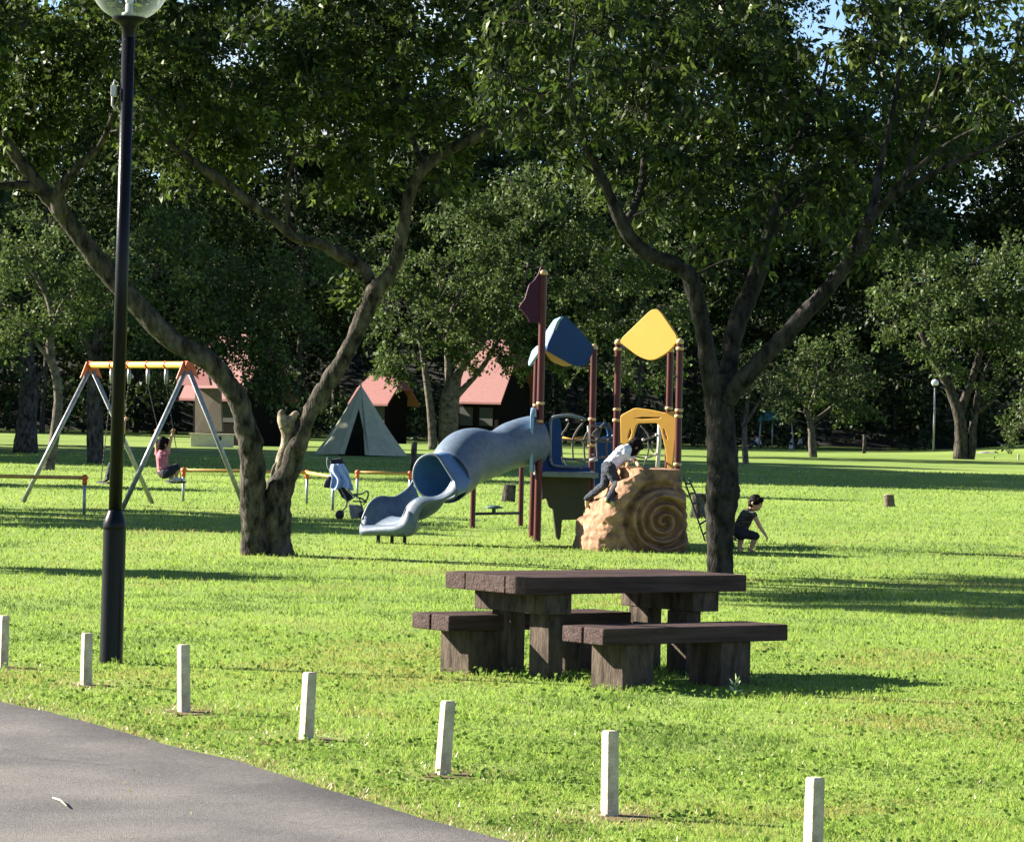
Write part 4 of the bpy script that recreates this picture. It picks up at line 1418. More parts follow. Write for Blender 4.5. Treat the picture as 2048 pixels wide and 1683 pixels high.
# ropes of the net behind the yellow gate
for L in (((1150, 505), (1220, 490), (1310, 445)), ((1060, 670), (1190, 690), (1310, 640)), ((1200, 510), (1210, 600), (1185, 700), (1160, 770)), ((1130, 360), (1190, 430), (1220, 490)), ((1250, 520), (1240, 600), (1290, 650))):
    rope(Zr(*L), 48.4, 0.012)
for (u, v) in ((1290, 455), (1285, 650), (1155, 505), (1190, 690)):
    m_j = MB()
    m_j.ball(D(*Zb(u, v), 48.3), 0.022, 8, 6)
    m_j.build('rope_joint', M['rope_pale'], play, smooth=True)
for (a_, b__) in (((575, 870), (660, 882)), ((605, 715), (690, 705))):
    mb = MB()
    mb.tube([D(*Zb(*a_), 47.8), D(*Zb(*b__), 47.8)], 0.022, 8)
    mb.build('foot_bar', M['rope_pale'], play, smooth=True)
mb = MB()
mb.tube([D(*Zb(1322, 350), 48.3), D(*Zb(1318, 560), 48.3), D(*Zb(1300, 790), 48.3)], 0.030, 12)
mb.build('grab_pole', M['pale_pipe'], play, smooth=True)
mb = MB()
mb.tube([D(*Zb(597, 360), 47.7), D(*Zb(600, 560), 47.7)], 0.018, 10)
mb.build('grab_pole', M['pale_pipe'], play, smooth=True)

# yellow gate
O8 = D(1300, 880, 47.35)
X8 = Vector((0.90, -0.44, 0)).normalized()
og = px_poly([Zb(*q) for q in ((933, 262), (1075, 185), (1230, 205), (1385, 238), (1480, 215), (1505, 262), (1495, 420), (1484, 500), (1450, 800), (1412, 800), (1392, 600), (1360, 470), (1335, 365), (1300, 330), (1100, 335), (1075, 380), (1045, 500), (1010, 640), (990, 780), (940, 780))], O8, 47.35, X8)
hs = [px_poly([Zb(*q) for q in ((1062, 285), (1150, 268), (1350, 272), (1335, 292), (1170, 300), (1075, 296))], O8, 47.35, X8),
      px_poly([Zb(*q) for q in ((1040, 380), (1020, 400), (998, 480), (1005, 515), (1030, 490), (1048, 430))], O8, 47.35, X8),
      px_poly([Zb(*q) for q in ((1365, 385), (1385, 395), (1412, 480), (1408, 518), (1385, 490), (1362, 430))], O8, 47.35, X8)]
panel('gate_panel', rounded(og, 0.03, 4), [rounded(h, 0.02, 4) for h in hs], O8, X8, ZV, 0.035, M['yellow'], play, bevel=0.008)

# rope ladder on the right of the rock
Zd = lambda u, v: (1150 + u * 650 / 1402, 400 + v * 780 / 1683)
for L in (((468, 1195), (500, 1290), (562, 1470)), ((490, 1200), (540, 1310), (600, 1440))):
    rope([Zd(*q) for q in L], [47.0, 46.8, 46.5], 0.012, 'ladder_rope')
for k in range(6):
    u = 0.1 + k * 0.16
    a_, b__ = Zd(468 + 94 * u, 1195 + 275 * u), Zd(490 + 110 * u, 1200 + 240 * u)
    rope([a_, b__], 46.97 - 0.42 * u, 0.014, 'ladder_rung')

# ---- tube slide
Zs = lambda u, v: (700 + u / 5.12, 800 + v / 5.12)
DS0, DS1 = 45.9, 47.3
path = [((1860, 430), 300), ((1700, 460), 305), ((1560, 500), 265), ((1450, 530), 265), ((1330, 555), 290), ((1200, 620), 320), ((1090, 700), 305), ((1000, 750), 245)]
cl = []
for i, ((u, v), dia) in enumerate(path):
    t = i / (len(path) - 1)
    d = DS1 + (DS0 - DS1) * t
    cl.append((D(*Zs(u, v), d), dia / 5.12 * d / F / 2 * 1.0))
# fit: edges of the tube read from the photo (top, bottom)
top_e = [(1880, 150), (1760, 180), (1660, 222), (1560, 292), (1460, 305), (1330, 278), (1210, 288), (1120, 350), (1040, 430), (960, 520), (880, 555)]
bot_e = [(1880, 680), (1760, 690), (1640, 710), (1520, 745), (1400, 800), (1280, 850), (1180, 880), (1130, 930), (1105, 1000), (1090, 1030), (1080, 1050)]
cl = []
for i, (a_, b__) in enumerate(zip(top_e, bot_e)):
    t = i / (len(top_e) - 1)
    d = DS1 + (DS0 - DS1) * t
    p, q = D(*Zs(*a_), d), D(*Zs(*b__), d)
    cl.append((p.lerp(q, 0.5), (p - q).length / 2 * 0.985))
mb = MB()
q = spline(cl, 5)
mb.tube([a for a, b in q], [b for a, b in q], 36, False)
tube = mb.build('slide_tube', M['slide'], play, smooth=True, mods=[('SOLIDIFY', dict(thickness=0.012, offset=-1.0)), ('SMOOTH', dict(factor=0.5, iterations=4))])
# flange at the tower
mb = MB()
f0 = D(*Zs(1872, 415), 47.25)
O9 = f0
X9 = Vector((0.06, 1.0, 0)).normalized()
panel('slide_flange', rounded([(-0.36, -0.42), (0.36, -0.42), (0.36, 0.36), (0.26, 0.44), (-0.26, 0.44), (-0.36, 0.36)], 0.1), [], O9, X9, ZV, 0.03, M['blue_edge'], play)
# mouth: closed blue end wall seen inside the rim, and the rim itself
mc = D(*Zs(868, 775), 45.62)
p_t, p_b = D(*Zs(800, 560), 45.6), D(*Zs(905, 1000), 45.6)
rim_px = [(650, 800), (660, 700), (700, 620), (760, 572), (830, 555), (900, 575), (950, 640), (1000, 720), (1050, 800), (1085, 880), (1090, 960), (1050, 1000), (960, 1020), (860, 1010), (760, 980), (690, 900)]
rim = [D(*Zs(*a_), 45.55 - 0.0 * i) for i, a_ in enumerate(rim_px)]
# the mouth plane leans back and faces left and to the viewer
rr = []
for a_, p in zip(rim_px, rim):
    off = (a_[0] - 860) / 5.12 * 45.6 / F
    rr.append(D(*Zs(*a_), 45.6 - off * 0.45))
cen = sum(rr, Vector()) / len(rr)
mb = MB()
qs = [a for a, b in spline([(p, .02) for p in rr + [rr[0]]], 3)]
mb.tube(qs, 0.020, 10, False)
mb.build('slide_rim', M['slide'], play, smooth=True)
mb = MB()
back = [cen + (p - cen) * 0.93 + Vector((0.16, 0.24, 0.05)) for p in qs[:-1]]
fr = qs[:-1]
deep = [cen + (p - cen) * 0.55 + Vector((0.34, 0.40, 0.10)) for p in fr]
nn = len(fr)
mb.v += fr + back + deep + [cen + Vector((0.40, 0.46, 0.12))]
for ring in (0, nn):
    for k in range(nn):
        mb.f.append((ring + k, ring + (k + 1) % nn, ring + (k + 1) % nn + nn, ring + k + nn))
for k in range(nn):
    mb.f.append((2 * nn + k, 2 * nn + (k + 1) % nn, 3 * nn))
mb.build('slide_inside', M['slide_in'], play, smooth=True)
# chute: open trough running out to the left
# left and right upper lips traced from the photo, swept down to a shared floor
lipL = [(655, 815), (610, 890), (550, 945), (470, 992), (400, 998), (330, 990), (260, 1010), (200, 1065), (160, 1140), (125, 1230)]
lipR = [(1050, 825), (1000, 905), (930, 965), (850, 990), (740, 990), (670, 1010), (610, 1060), (575, 1120), (555, 1190), (520, 1300)]
dL = [46.05 + 0.0 * i for i in range(10)]
NL = 10
lips = []
for i in range(NL):
    t = i / (NL - 1)
    L = D(*Zs(*lipL[i]), 46.05 - 0.35 * t)
    Rr = D(*Zs(*lipR[i]), 45.25 - 0.0 * t)
    lips.append((L, Rr))
ns = 4
L_s = [a for a, b in spline([(p[0], .02) for p in lips], ns)]
R_s = [a for a, b in spline([(p[1], .02) for p in lips], ns)]
m_ = len(L_s)
sec = 13
mb = MB()
depth = lambda t: 0.30 - 0.02 * t
for i in range(m_):
    t = i / (m_ - 1)
    L, Rr = L_s[i], R_s[i]
    flo = min(L.z, Rr.z) - (0.34 - 0.14 * t)
    flo = max(flo, 0.14)
    for k in range(sec):
        s_ = k / (sec - 1)
        e = abs(2 * s_ - 1) ** 3.2
        zt_ = L.z * (1 - s_) + Rr.z * s_
        mb.v.append(Vector((L.x * (1 - s_) + Rr.x * s_, L.y * (1 - s_) + Rr.y * s_, flo + (zt_ - flo) * e)))
for i in range(m_ - 1):
    for k in range(sec - 1):
        a = i * sec + k
        mb.f.append((a, a + 1, a + 1 + sec, a + sec))
# closing end wall of the run-out
b0 = (m_ - 1) * sec
endz = [mb.v[b0 + k].copy() for k in range(sec)]
e0 = len(mb.v)
for k in range(sec):
    s_ = k / (sec - 1)
    q = L_s[-1].lerp(R_s[-1], s_)
    bul = math.sin(math.pi * s_)
    mb.v.append(Vector((q.x - 0.03 * bul, q.y - 0.08 * bul, 0.22 - 0.05 * s_)))
for k in range(sec - 1):
    mb.f.append((b0 + k, b0 + k + 1, e0 + k + 1, e0 + k))
mb.build('chute', M['slide'], play, smooth=True, mods=[('SOLIDIFY', dict(thickness=0.016, offset=-1.0))])
# thick rounded outer skin: lips and outer sides down to the underside
mb = MB()
outer_px_R = [(1080, 960), (1040, 985), (960, 1020), (880, 1040), (800, 1060), (740, 1100), (700, 1170), (680, 1260), (650, 1340), (560, 1400)]
bot = [D(*Zs(*outer_px_R[i]), 45.15) for i in range(NL)]
B_s = [a for a, b in spline([(p, .02) for p in bot], ns)]
for i in range(m_):
    R0, B0 = R_s[i], B_s[i]
    out = Vector((0.02, -0.05, 0))
    mb.v += [R0, R0 + out * 0.7 + Vector((0, 0, 0.012)), R0 + out * 1.3 + (B0 - R0) * 0.10, R0.lerp(B0, 0.55) + out * 1.2, B0 + out * 0.6, B0 + Vector((0.01, 0.10, 0.0))]
for i in range(m_ - 1):
    for k in range(5):
        a = i * 6 + k
        mb.f.append((a, a + 6, a + 7, a + 1))
mb.build('chute_side', M['slide'], play, smooth=True, mods=[('SUBSURF', dict(levels=1))])
mb = MB()
mb.tube(L_s, 0.020, 10)
mb.build('chute_lip', M['slide'], play, smooth=True)
# blunt front of the run-out
mb = MB()
front_top = [(125, 1230), (150, 1260), (240, 1255), (330, 1255), (430, 1250), (500, 1215), (540, 1160), (560, 1120)]
front_mid = [(105, 1270), (130, 1300), (230, 1305), (340, 1305), (450, 1300), (530, 1275), (575, 1210), (600, 1130)]
front_low = [(92, 1310), (110, 1345), (230, 1350), (360, 1350), (480, 1345), (570, 1310), (630, 1240), (660, 1160)]
front_bot = [(95, 1385), (120, 1395), (240, 1390), (380, 1395), (480, 1400), (580, 1395), (650, 1340), (670, 1250)]
rows = [front_top, front_mid, front_low, front_bot]
dd = [(45.62, 45.55, 45.45, 45.35, 45.26, 45.22, 45.20, 45.20), (45.58, 45.48, 45.38, 45.28, 45.18, 45.14, 45.14, 45.16), (45.56, 45.44, 45.34, 45.24, 45.14, 45.10, 45.10, 45.14), (45.60, 45.50, 45.42, 45.34, 45.26, 45.2, 45.18, 45.2)]
cols = []
for r_, dr in zip(rows, dd):
    cols.append([a for a, b in spline([(D(*Zs(*p), d), .02) for p, d in zip(r_, dr)], 4)])
nc = len(cols[0])
inner = [p + Vector((0.03, 0.10, -0.10)) for p in cols[0]]
under = [p + Vector((0.05, 0.25, 0.0)) for p in cols[-1]]
grid = [inner] + cols + [under]
for r_ in grid: mb.v += r_
for j in range(len(grid) - 1):
    for k in range(nc - 1):
        a = j * nc + k
        mb.f.append((a, a + 1, a + 1 + nc, a + nc))
mb.build('chute_front', M['slide'], play, smooth=True, mods=[('SUBSURF', dict(levels=1))])
for (u, v) in ((430, 1400), (560, 1400), (290, 1395)):
    mb = MB()
    p = D(*Zs(u, v), 45.5)
    mb.tube([Vector((p.x, p.y, -0.05)), Vector((p.x, p.y, 0.16))], 0.025, 8)
    mb.build('slide_foot', M['rubber'], play, smooth=True)

# ---- climbing rock with a spiral shell
KC = Vector((1.54, 45.0, 0))


def rock_point(u, v):
    """u round the outline 0..1 (even steps), v up 0..1; local metres and the outward direction."""
    t = (u * 4) % 4
    sd, f_ = int(t), (t - int(t)) * 2 - 1
    a, b = ((1, f_), (-f_, 1), (-1, -f_), (f_, -1))[sd]
    nrm_ = (abs(a) ** 8 + abs(b) ** 8) ** (1 / 8)
    a, b = a / nrm_, b / nrm_
    z = 1.05 * v
    st = 4.5
    ph = v * st + 0.30 * b + 0.45 * noise.noise(Vector((a * 1.6, b * 2.2, 1))) + 0.25 * noise.noise(Vector((a * 5, b * 5, v * 3)))
    k = math.floor(ph)
    fr = ph - k
    tread = min(1.0, max(0.0, (fr - 0.60) / 0.40))
    step = max(0.0, (k + tread * tread * (3 - 2 * tread)) / st)             # risers, then flat ledges
    xl = -0.60 + 0.62 * (0.10 * v ** 2 + 0.90 * step ** 1.6)
    xr = 0.62 - 0.07 * v ** 2
    yf = -0.62 + 0.10 * v ** 2
    yb = 0.78
    x = (xl + xr) / 2 + a * (xr - xl) / 2
    y = (yf + yb) / 2 + b * (yb - yf) / 2
    d = Vector((math.copysign(abs(a) ** 5, a), math.copysign(abs(b) ** 5, b), 0.1)).normalized()
    return Vector((x, y, z)), d


mb = MB()
NT, NV = 420, 170
SPC = Vector((0.27, 0, 0.39))                           # spiral centre on the front face
for j in range(NV + 1):
    v = min(1.0, j / (NV * 0.80))
    shrink = 1.0 if j <= NV * 0.80 else 1 - (j - NV * 0.80) / (NV * 0.20)
    for i in range(NT):
        p, nrm = rock_point(i / NT, v)
        q = p.copy()
        if shrink < 1:
            cx, cy = 0.22, 0.15
            q.x = cx + (p.x - cx) * shrink
            q.y = cy + (p.y - cy) * shrink
            q.z += 0.03 * (1 - shrink)
        dsp = 0.045 * noise.noise(q * 2.2 + Vector((3, 1, 5))) + 0.040 * noise.noise(q * 5.0) + 0.016 * noise.noise(q * 14)
        dsp += 0.020 * noise.noise(Vector((q.x * 1.5, q.y * 1.5, q.z * 13)))          # bedding layers
        if nrm.y < -0.6 and shrink == 1.0:
            dx, dz = q.x - SPC.x, q.z - SPC.z
            r = math.hypot(dx, dz * 1.02)
            a = math.atan2(dz, dx)
            wgt = 1 / (1 + math.exp((r - 0.40) / 0.02))
            pitch = 0.118
            ph = r / pitch - a / (2 * math.pi) * -1
            rel = 0.062 * math.cos(2 * math.pi * ph) * min(1, r / 0.05)
            rim = 0.05 * math.exp(-((r - 0.37) / 0.04) ** 2) if r < 0.6 else 0
            groove = -0.10 * math.exp(-((r - 0.47) / 0.045) ** 2) * (1 if dx < 0.15 else 0.4)
            fc = min(1.0, max(0.0, (-nrm.y - 0.62) / 0.33))
            fc = fc * fc * (3 - 2 * fc)
            dsp = dsp * (1 - 0.75 * wgt * fc) + (wgt * rel + rim + groove) * fc
        q += nrm * dsp
        if j == 0: q.z = -0.05
        mb.v.append(KC + q)
for j in range(NV):
    for i in range(NT):
        a, b_ = j * NT + i, j * NT + (i + 1) % NT
        mb.f.append((a, b_, b_ + NT, a + NT))
mb.f.append(tuple(NV * NT + i for i in range(NT)))
# the block stands turned a little, so that its left flank shows
Rm = Matrix.Rotation(math.radians(15), 3, 'Z')
mb.v = [KC + Rm @ (v - KC) for v in mb.v]
rock = mb.build('climbing_rock', M['rock'], play, smooth=True)
from mathutils.bvhtree import BVHTree
RBVH = BVHTree.FromPolygons([tuple(v) for v in mb.v], mb.f)


def on_rock(px, py, fallback):
    d = ray(px, py).normalized()
    h = RBVH.ray_cast(EYE, d)
    return h[0] if h[0] else D(px, py, fallback)


# ---------------------------------------------------------------- low frame behind the slide
g0, g1 = G(945, 1056), G(1041, 1051)
fr_ = thing('low_frame', 'low dark red two post frame with a crossbar, round seat and plank, behind the slide', 'play frame', (g0 + g1) / 2)
for g, zt in ((g0, 1.40), (g1, 1.25)):
    mb = MB()
    mb.tube([g + Vector((0, 0, -.1)), g + Vector((0, 0, zt))], 0.04, 14)
    p = mb.build('post', M['red_post'], fr_, smooth=True, mods=[('EDGE_SPLIT', dict(split_angle=0.8))])
    mb = MB()
    mb.lathe(g + Vector((0, 0, zt)), [(0.046, -0.03), (0.047, 0), (0.036, 0.028), (0.014, 0.04)], 14)
    mb.build('post_cap', M['cap'], p, smooth=True)
zb = 0.215
mb = MB()
mb.tube([g0 + Vector((0, 0, zb)), g1 + Vector((0, 0, zb - 0.02))], 0.022, 10)
mb.build('crossbar', M['rubber'], fr_, smooth=True)
mc_ = g0.lerp(g1, 0.43)
mb = MB()
mb.lathe(mc_ + Vector((0, 0, zb)), [(0.03, 0), (0.03, 0.06), (0.15, 0.075), (0.15, 0.085), (0.05, 0.115)], 18)
mb.build('round_seat', M['green_pipe'], fr_, smooth=True)
mb = MB()
for x0, x1 in ((-0.12, 0.0), (0.05, 0.30)):
    mb.obox(g0 + Vector((x0, 0.05, 1.12)), (x1 - x0, 0, 0), (0, 0.03, 0), (0, 0, 0.16))
mb.build('plank', M['red_wood'], fr_, bevel=0.004)

# ---------------------------------------------------------------- swing frame
L1, L2, R1 = G(45, 1005), G(305, 1007), G(243, 1021)
R2 = R1 + (L2 - L1) * 0.92
ZA = 2.36
LA, RA = (L1 + L2) / 2 + Vector((0, 0, ZA)), (R1 + R2) / 2 + Vector((0, 0, ZA))
swing = thing('swing_frame', 'steel A-frame swing with a yellow top bar and two hanging seats', 'swing', (L1 + L2 + R1 + R2) / 4)
for a, b in ((L1, LA), (L2, LA), (R1, RA), (R2, RA)):
    mb = MB()
    mb.tube([a - (b - a) * 0.03, b + (a - b) * 0.03], 0.040, 14)
    mb.build('leg', M['galv'], swing, smooth=True)
mb = MB()
dirb = (RA - LA).normalized()
mb.tube([LA + Vector((0, 0, .03)) - dirb * 0.1, RA + Vector((0, 0, .03)) + dirb * 0.04], 0.055, 16)
mb.build('top_bar', M['swing_yellow'], swing, smooth=True, mods=[('EDGE_SPLIT', dict(split_angle=0.8))])
for p in (LA, RA):
    mb = MB()
    e = (L2 - L1).normalized()
    mb.prism([p + e * 0.20 - Vector((0, 0, .20)), p + e * 0.09 + Vector((0, 0, .085)), p - e * 0.09 + Vector((0, 0, .085)), p - e * 0.20 - Vector((0, 0, .20)), p - e * 0.10 - Vector((0, 0, .13)), p + e * 0.10 - Vector((0, 0, .13))], dirb * 0.02)
    mb.tube([p + Vector((0, 0, .03)) - dirb * 0.07, p + Vector((0, 0, .03)) + dirb * 0.07], 0.066, 14)
    mb.build('bracket', M['orange_cap'], swing)


def on_bar(px):
    best = min((abs((lambda q: 1024 + F * (q - EYE).dot(RT) / (q - EYE).dot(FW))(LA.lerp(RA, t / 200)) - px), t) for t in range(201))
    return LA.lerp(RA, best[1] / 200)


h1, h2, h3, h4 = on_bar(224), on_bar(259), on_bar(296), on_bar(333)
for h in (h1, h2, h3, h4):
    mb = MB()
    mb.tube([h + Vector((0, 0, .03)) - dirb * 0.035, h + Vector((0, 0, .03)) + dirb * 0.035], 0.066, 14)
    mb.build('clamp', M['orange_cap'], swing, smooth=True)
    mb = MB()
    mb.tube([h + Vector((0, 0, -0.04)), h + Vector((0, 0, -0.15)), h + Vector((0, 0, -0.29))], [0.03, 0.034, 0.026], 10)
    mb.build('hanger', M['galv'], swing, smooth=True)
dk = (h3.y + h4.y) / 2 - 0.1                                  # depth of the occupied right seat
seat_c = D(351, 965, dk)
dk2 = (h1.y + h2.y) / 2
seat2_c = D(213, 966, dk2)


def swing_seat(c, e, ha, hb):
    mb = MB()
    u = Vector((e.x, e.y, 0)).normalized()
    n_ = Vector((-u.y, u.x, 0))
    pts = []
    for i in range(9):
        s = -0.23 + 0.46 * i / 8
        pts.append(c + u * s + Vector((0, 0, 0.02 * (abs(s) / 0.23) ** 2)))
    for p in pts:
        for q in (-0.09, 0.09):
            for z in (0.012, -0.012):
                mb.v.append(p + n_ * q + Vector((0, 0, z)))
    for i in range(8):
        a = i * 4
        mb.f += [(a, a + 4, a + 6, a + 2), (a + 1, a + 3, a + 7, a + 5), (a, a + 1, a + 5, a + 4), (a + 2, a + 6, a + 7, a + 3)]
    mb.f += [(0, 2, 3, 1), (32, 33, 35, 34)]
    st = mb.build('seat', M['rubber'], swing, bevel=0.004)
    ends = (pts[0], pts[-1])
    for h, p in ((ha, ends[0]), (hb, ends[1])):
        mb = MB()
        a = h + Vector((0, 0, -0.29))
        nk = 46
        for k in range(nk):
            t0, t1 = k / nk, (k + 1.25) / nk
            q0, q1 = a.lerp(p, t0), a.lerp(p, min(1, t1))
            o_ = dirb * (0.006 if k % 2 else -0.006)
            mb.tube([q0 + o_, q1 - o_], 0.0075, 5)
        mb.build('chain', M['chain'], swing)
    return ends


ends_r = swing_seat(seat_c, dirb, h3, h4)
ends_l = swing_seat(seat2_c, dirb, h1, h2)


# ---------------------------------------------------------------- low yellow barriers round the swing
def barrier(pts, label, zt=0.60, ends=(True, True)):
    b = thing('barrier', label, 'barrier', pts[0] if len(pts) < 3 else pts[1], 'low yellow barriers round the swing')
    up = Vector((0, 0, zt))
    mb = MB()
    for i in range(len(pts) - 1):
        mb.tube([pts[i] + up, pts[i + 1] + up], 0.030, 12)
    mb.build('rail', M['rail_yellow'], b, smooth=True)
    for i, p in enumerate(pts):
        mb = MB()
        mb.tube([p + Vector((0, 0, -.1)), p + up * 0.96], 0.026, 10)
        q = mb.build('post', M['galv'], b, smooth=True)
        mb = MB()
        mb.ball(p + up, (0.052, 0.052, 0.052), 14, 10)
        mb.tube([p + up - Vector((0, 0, .11)), p + up], 0.038, 12)
        mb.build('joint_cap', M['orange_cap'], q, smooth=True)
    return b


barrier([G(-190, 1024), G(168, 1030)], 'low yellow rail left of the swing ending in an orange cap beside the lamp post', 0.58)
barrier([G(366, 1004), G(613, 1008), G(665, 1021)], 'low yellow rail passing behind the forked tree towards the pushchair', 0.57)
barrier([G(714, 996), G(819, 998)], 'low yellow rail between the pushchair and the slide mouth', 0.50)

# ---------------------------------------------------------------- people
def frame_from(zdir, fdir):
    z = Vector(zdir).normalized()
    y = -(Vector(fdir) - z * Vector(fdir).dot(z)).normalized()       # -y is the face
    x = y.cross(z)
    return Matrix(((x.x, y.x, z.x), (x.y, y.y, z.y), (x.z, y.z, z.z)))


def hand(parts, w, d, curl, s, thumb_side):
    """palm, four fingers of unequal length with a knuckle bend, thumb from the side of the palm."""
    d = Vector(d).normalized()
    cu = (Vector(curl) - d * Vector(curl).dot(d)).normalized()
    sd = d.cross(cu).normalized() * thumb_side
    pl = 0.050 * s
    k = w + d * pl
    parts.append(('cone', w, 0.015 * s, k, 0.014 * s))
    for j, (o, L) in enumerate(((0.021, 0.040), (0.007, 0.047), (-0.007, 0.044), (-0.020, 0.034))):
        a = w + d * pl * 0.35 + sd * o * 0.7 * s
        b = k + sd * o * s
        parts.append(('cone', a, 0.010 * s, b, 0.0085 * s))
        c = b + (d * 0.8 + cu * 0.6).normalized() * L * 0.5 * s
        e = c + (d * 0.25 + cu * 0.97).normalized() * L * 0.55 * s
        parts.append(('cone', b, 0.0080 * s, c, 0.0072 * s))
        parts.append(('cone', c, 0.0072 * s, e, 0.0060 * s))
    b = w + d * pl * 0.35 + sd * 0.022 * s
    c = b + (d * 0.6 + sd * 0.75 + cu * 0.2).normalized() * 0.026 * s
    e = c + (d * 0.8 + cu * 0.5).normalized() * 0.020 * s
    parts.append(('cone', w + d * 0.008, 0.011 * s, b, 0.0095 * s))
    parts.append(('cone', b, 0.0092 * s, c, 0.0080 * s))
    parts.append(('cone', c, 0.0080 * s, e, 0.0064 * s))


def person(label, J, s, up, face, garments, hair, group=None, curl=(0, 0, -1), shoes=None, base=None):
    """J: joints; s: body scale (1 = child of about 1.1 m). One continuous skin body; clothes and hair are children."""
    base = base or Vector((J['pel'].x, J['pel'].y, min(J['toL'].z, J['toR'].z)))
    t = thing('person', label, 'person', base, group)
    R = frame_from(up, face)
    h = J['head']
    pr = []
    hw, hd, hh = 0.070 * s, 0.083 * s, 0.098 * s
    pr.append(('ball', h, (hw, hd, hh), R))
    pr.append(('ball', h + R @ Vector((0, -0.018 * s, -0.045 * s)), (hw * 0.80, hd * 0.78, hh * 0.60), R))          # jaw
    pr.append(('ball', h + R @ Vector((0, -0.088 * s, -0.018 * s)), (0.012 * s, 0.014 * s, 0.020 * s), R))          # nose
    pr.append(('ball', h + R @ Vector((0, -0.078 * s, -0.064 * s)), (0.022 * s, 0.010 * s, 0.010 * s), R))
    for sx in (-1, 1):
        pr.append(('ball', h + R @ Vector((sx * 0.072 * s, 0.008 * s, -0.014 * s)), (0.010 * s, 0.016 * s, 0.024 * s), R))   # ears
    pr.append(('cone', h + R @ Vector((0, 0.018 * s, -0.06 * s)), 0.036 * s, J['neck'], 0.038 * s))
    pr.append(('cone', J['neck'], 0.044 * s, J['chest'], 0.076 * s))
    pr.append(('cone', J['chest'], 0.082 * s, J['pel'], 0.080 * s))
    for q in 'LR':
        pr.append(('cone', J['chest'].lerp(J['sh' + q], 0.3), 0.055 * s, J['sh' + q], 0.034 * s))
        pr.append(('cone', J['sh' + q], 0.034 * s, J['el' + q], 0.026 * s))
        pr.append(('cone', J['el' + q], 0.026 * s, J['wr' + q], 0.018 * s))
        pr.append(('cone', J['pel'].lerp(J['hip' + q], 0.5), 0.066 * s, J['hip' + q], 0.060 * s))
        pr.append(('cone', J['hip' + q], 0.060 * s, J['kn' + q], 0.040 * s))
        pr.append(('cone', J['kn' + q], 0.040 * s, J['kn' + q].lerp(J['an' + q], 0.35), 0.038 * s))
        pr.append(('cone', J['kn' + q].lerp(J['an' + q], 0.35), 0.038 * s, J['an' + q], 0.023 * s))
        pr.append(('ball', J['an' + q] + (J['an' + q] - J['to' + q]) * 0.15 + Vector((0, 0, -0.012 * s)), (0.022 * s, 0.022 * s, 0.020 * s)))
        pr.append(('cone', J['an' + q] + Vector((0, 0, -0.008 * s)), 0.022 * s, J['to' + q], 0.017 * s))
        hand(pr, J['wr' + q], J['wr' + q] - J['el' + q] if 'hd' + q not in J else J['hd' + q], curl, s, 1 if q == 'L' else -1)
    blob(pr, 'body', M['skin'], t, 0.0052 * s, 3)
    for sx in (-1, 1):
        mb = MB()
        mb.ball(h + R @ Vector((sx * 0.028 * s, -0.077 * s, 0.002)), (0.010 * s, 0.006 * s, 0.007 * s), 10, 6, R)
        mb.build('eye', M['eye'], t, smooth=True)
    mb = MB()
    mb.ball(h + R @ Vector((0, -0.086 * s, -0.052 * s)), (0.020 * s, 0.006 * s, 0.005 * s), 10, 6, R)
    mb.build('mouth', M['lip'], t, smooth=True)
    hp = []
    for (o, r) in hair:
        hp.append(('ball', h + R @ (Vector(o) * s), tuple(a * s for a in r), R))
    blob(hp, 'hair', M['hair'], t, 0.007 * s, 2, 0.008)
    for (nm, mt, segs) in garments:
        gp = []
        for g in segs:
            a, ra, b, rb = g
            pa = J[a] if isinstance(a, str) else a
            pb = J[b] if isinstance(b, str) else b
            gp.append(('cone', pa, ra * s, pb, rb * s))
        blob(gp, nm, M[mt], t, 0.0065 * s, 3, 0.007)
    if shoes:
        for q in 'LR':
            sp = [('cone', J['an' + q] + (J['an' + q] - J['to' + q]) * 0.22 + Vector((0, 0, -0.012 * s)), 0.030 * s, J['to' + q], 0.026 * s)]
            blob(sp, 'shoe', M[shoes], t, 0.007 * s, 2)
    return t


def mids(J, a, b, u):
    return J[a].lerp(J[b], u)


SHORT_HAIR = [((0, 0.014, 0.022), (0.080, 0.090, 0.094)), ((0, 0.032, -0.02), (0.076, 0.070, 0.066)), ((0, -0.046, 0.052), (0.070, 0.050, 0.044)), ((0.048, -0.014, 0.02), (0.042, 0.066, 0.056)), ((-0.048, -0.014, 0.02), (0.042, 0.066, 0.056))]
BOB_HAIR = [((0, 0.014, 0.016), (0.088, 0.096, 0.102)), ((0, 0.040, -0.05), (0.088, 0.066, 0.085)), ((0.055, -0.02, -0.06), (0.034, 0.05, 0.07)), ((-0.055, -0.02, -0.06), (0.034, 0.05, 0.07)), ((0, -0.050, 0.062), (0.06, 0.036, 0.03))]


def zj(x0, y0, k, d0):
    return lambda u, v, dd=0.0: D(x0 + u / k, y0 + v / k, d0 + dd)


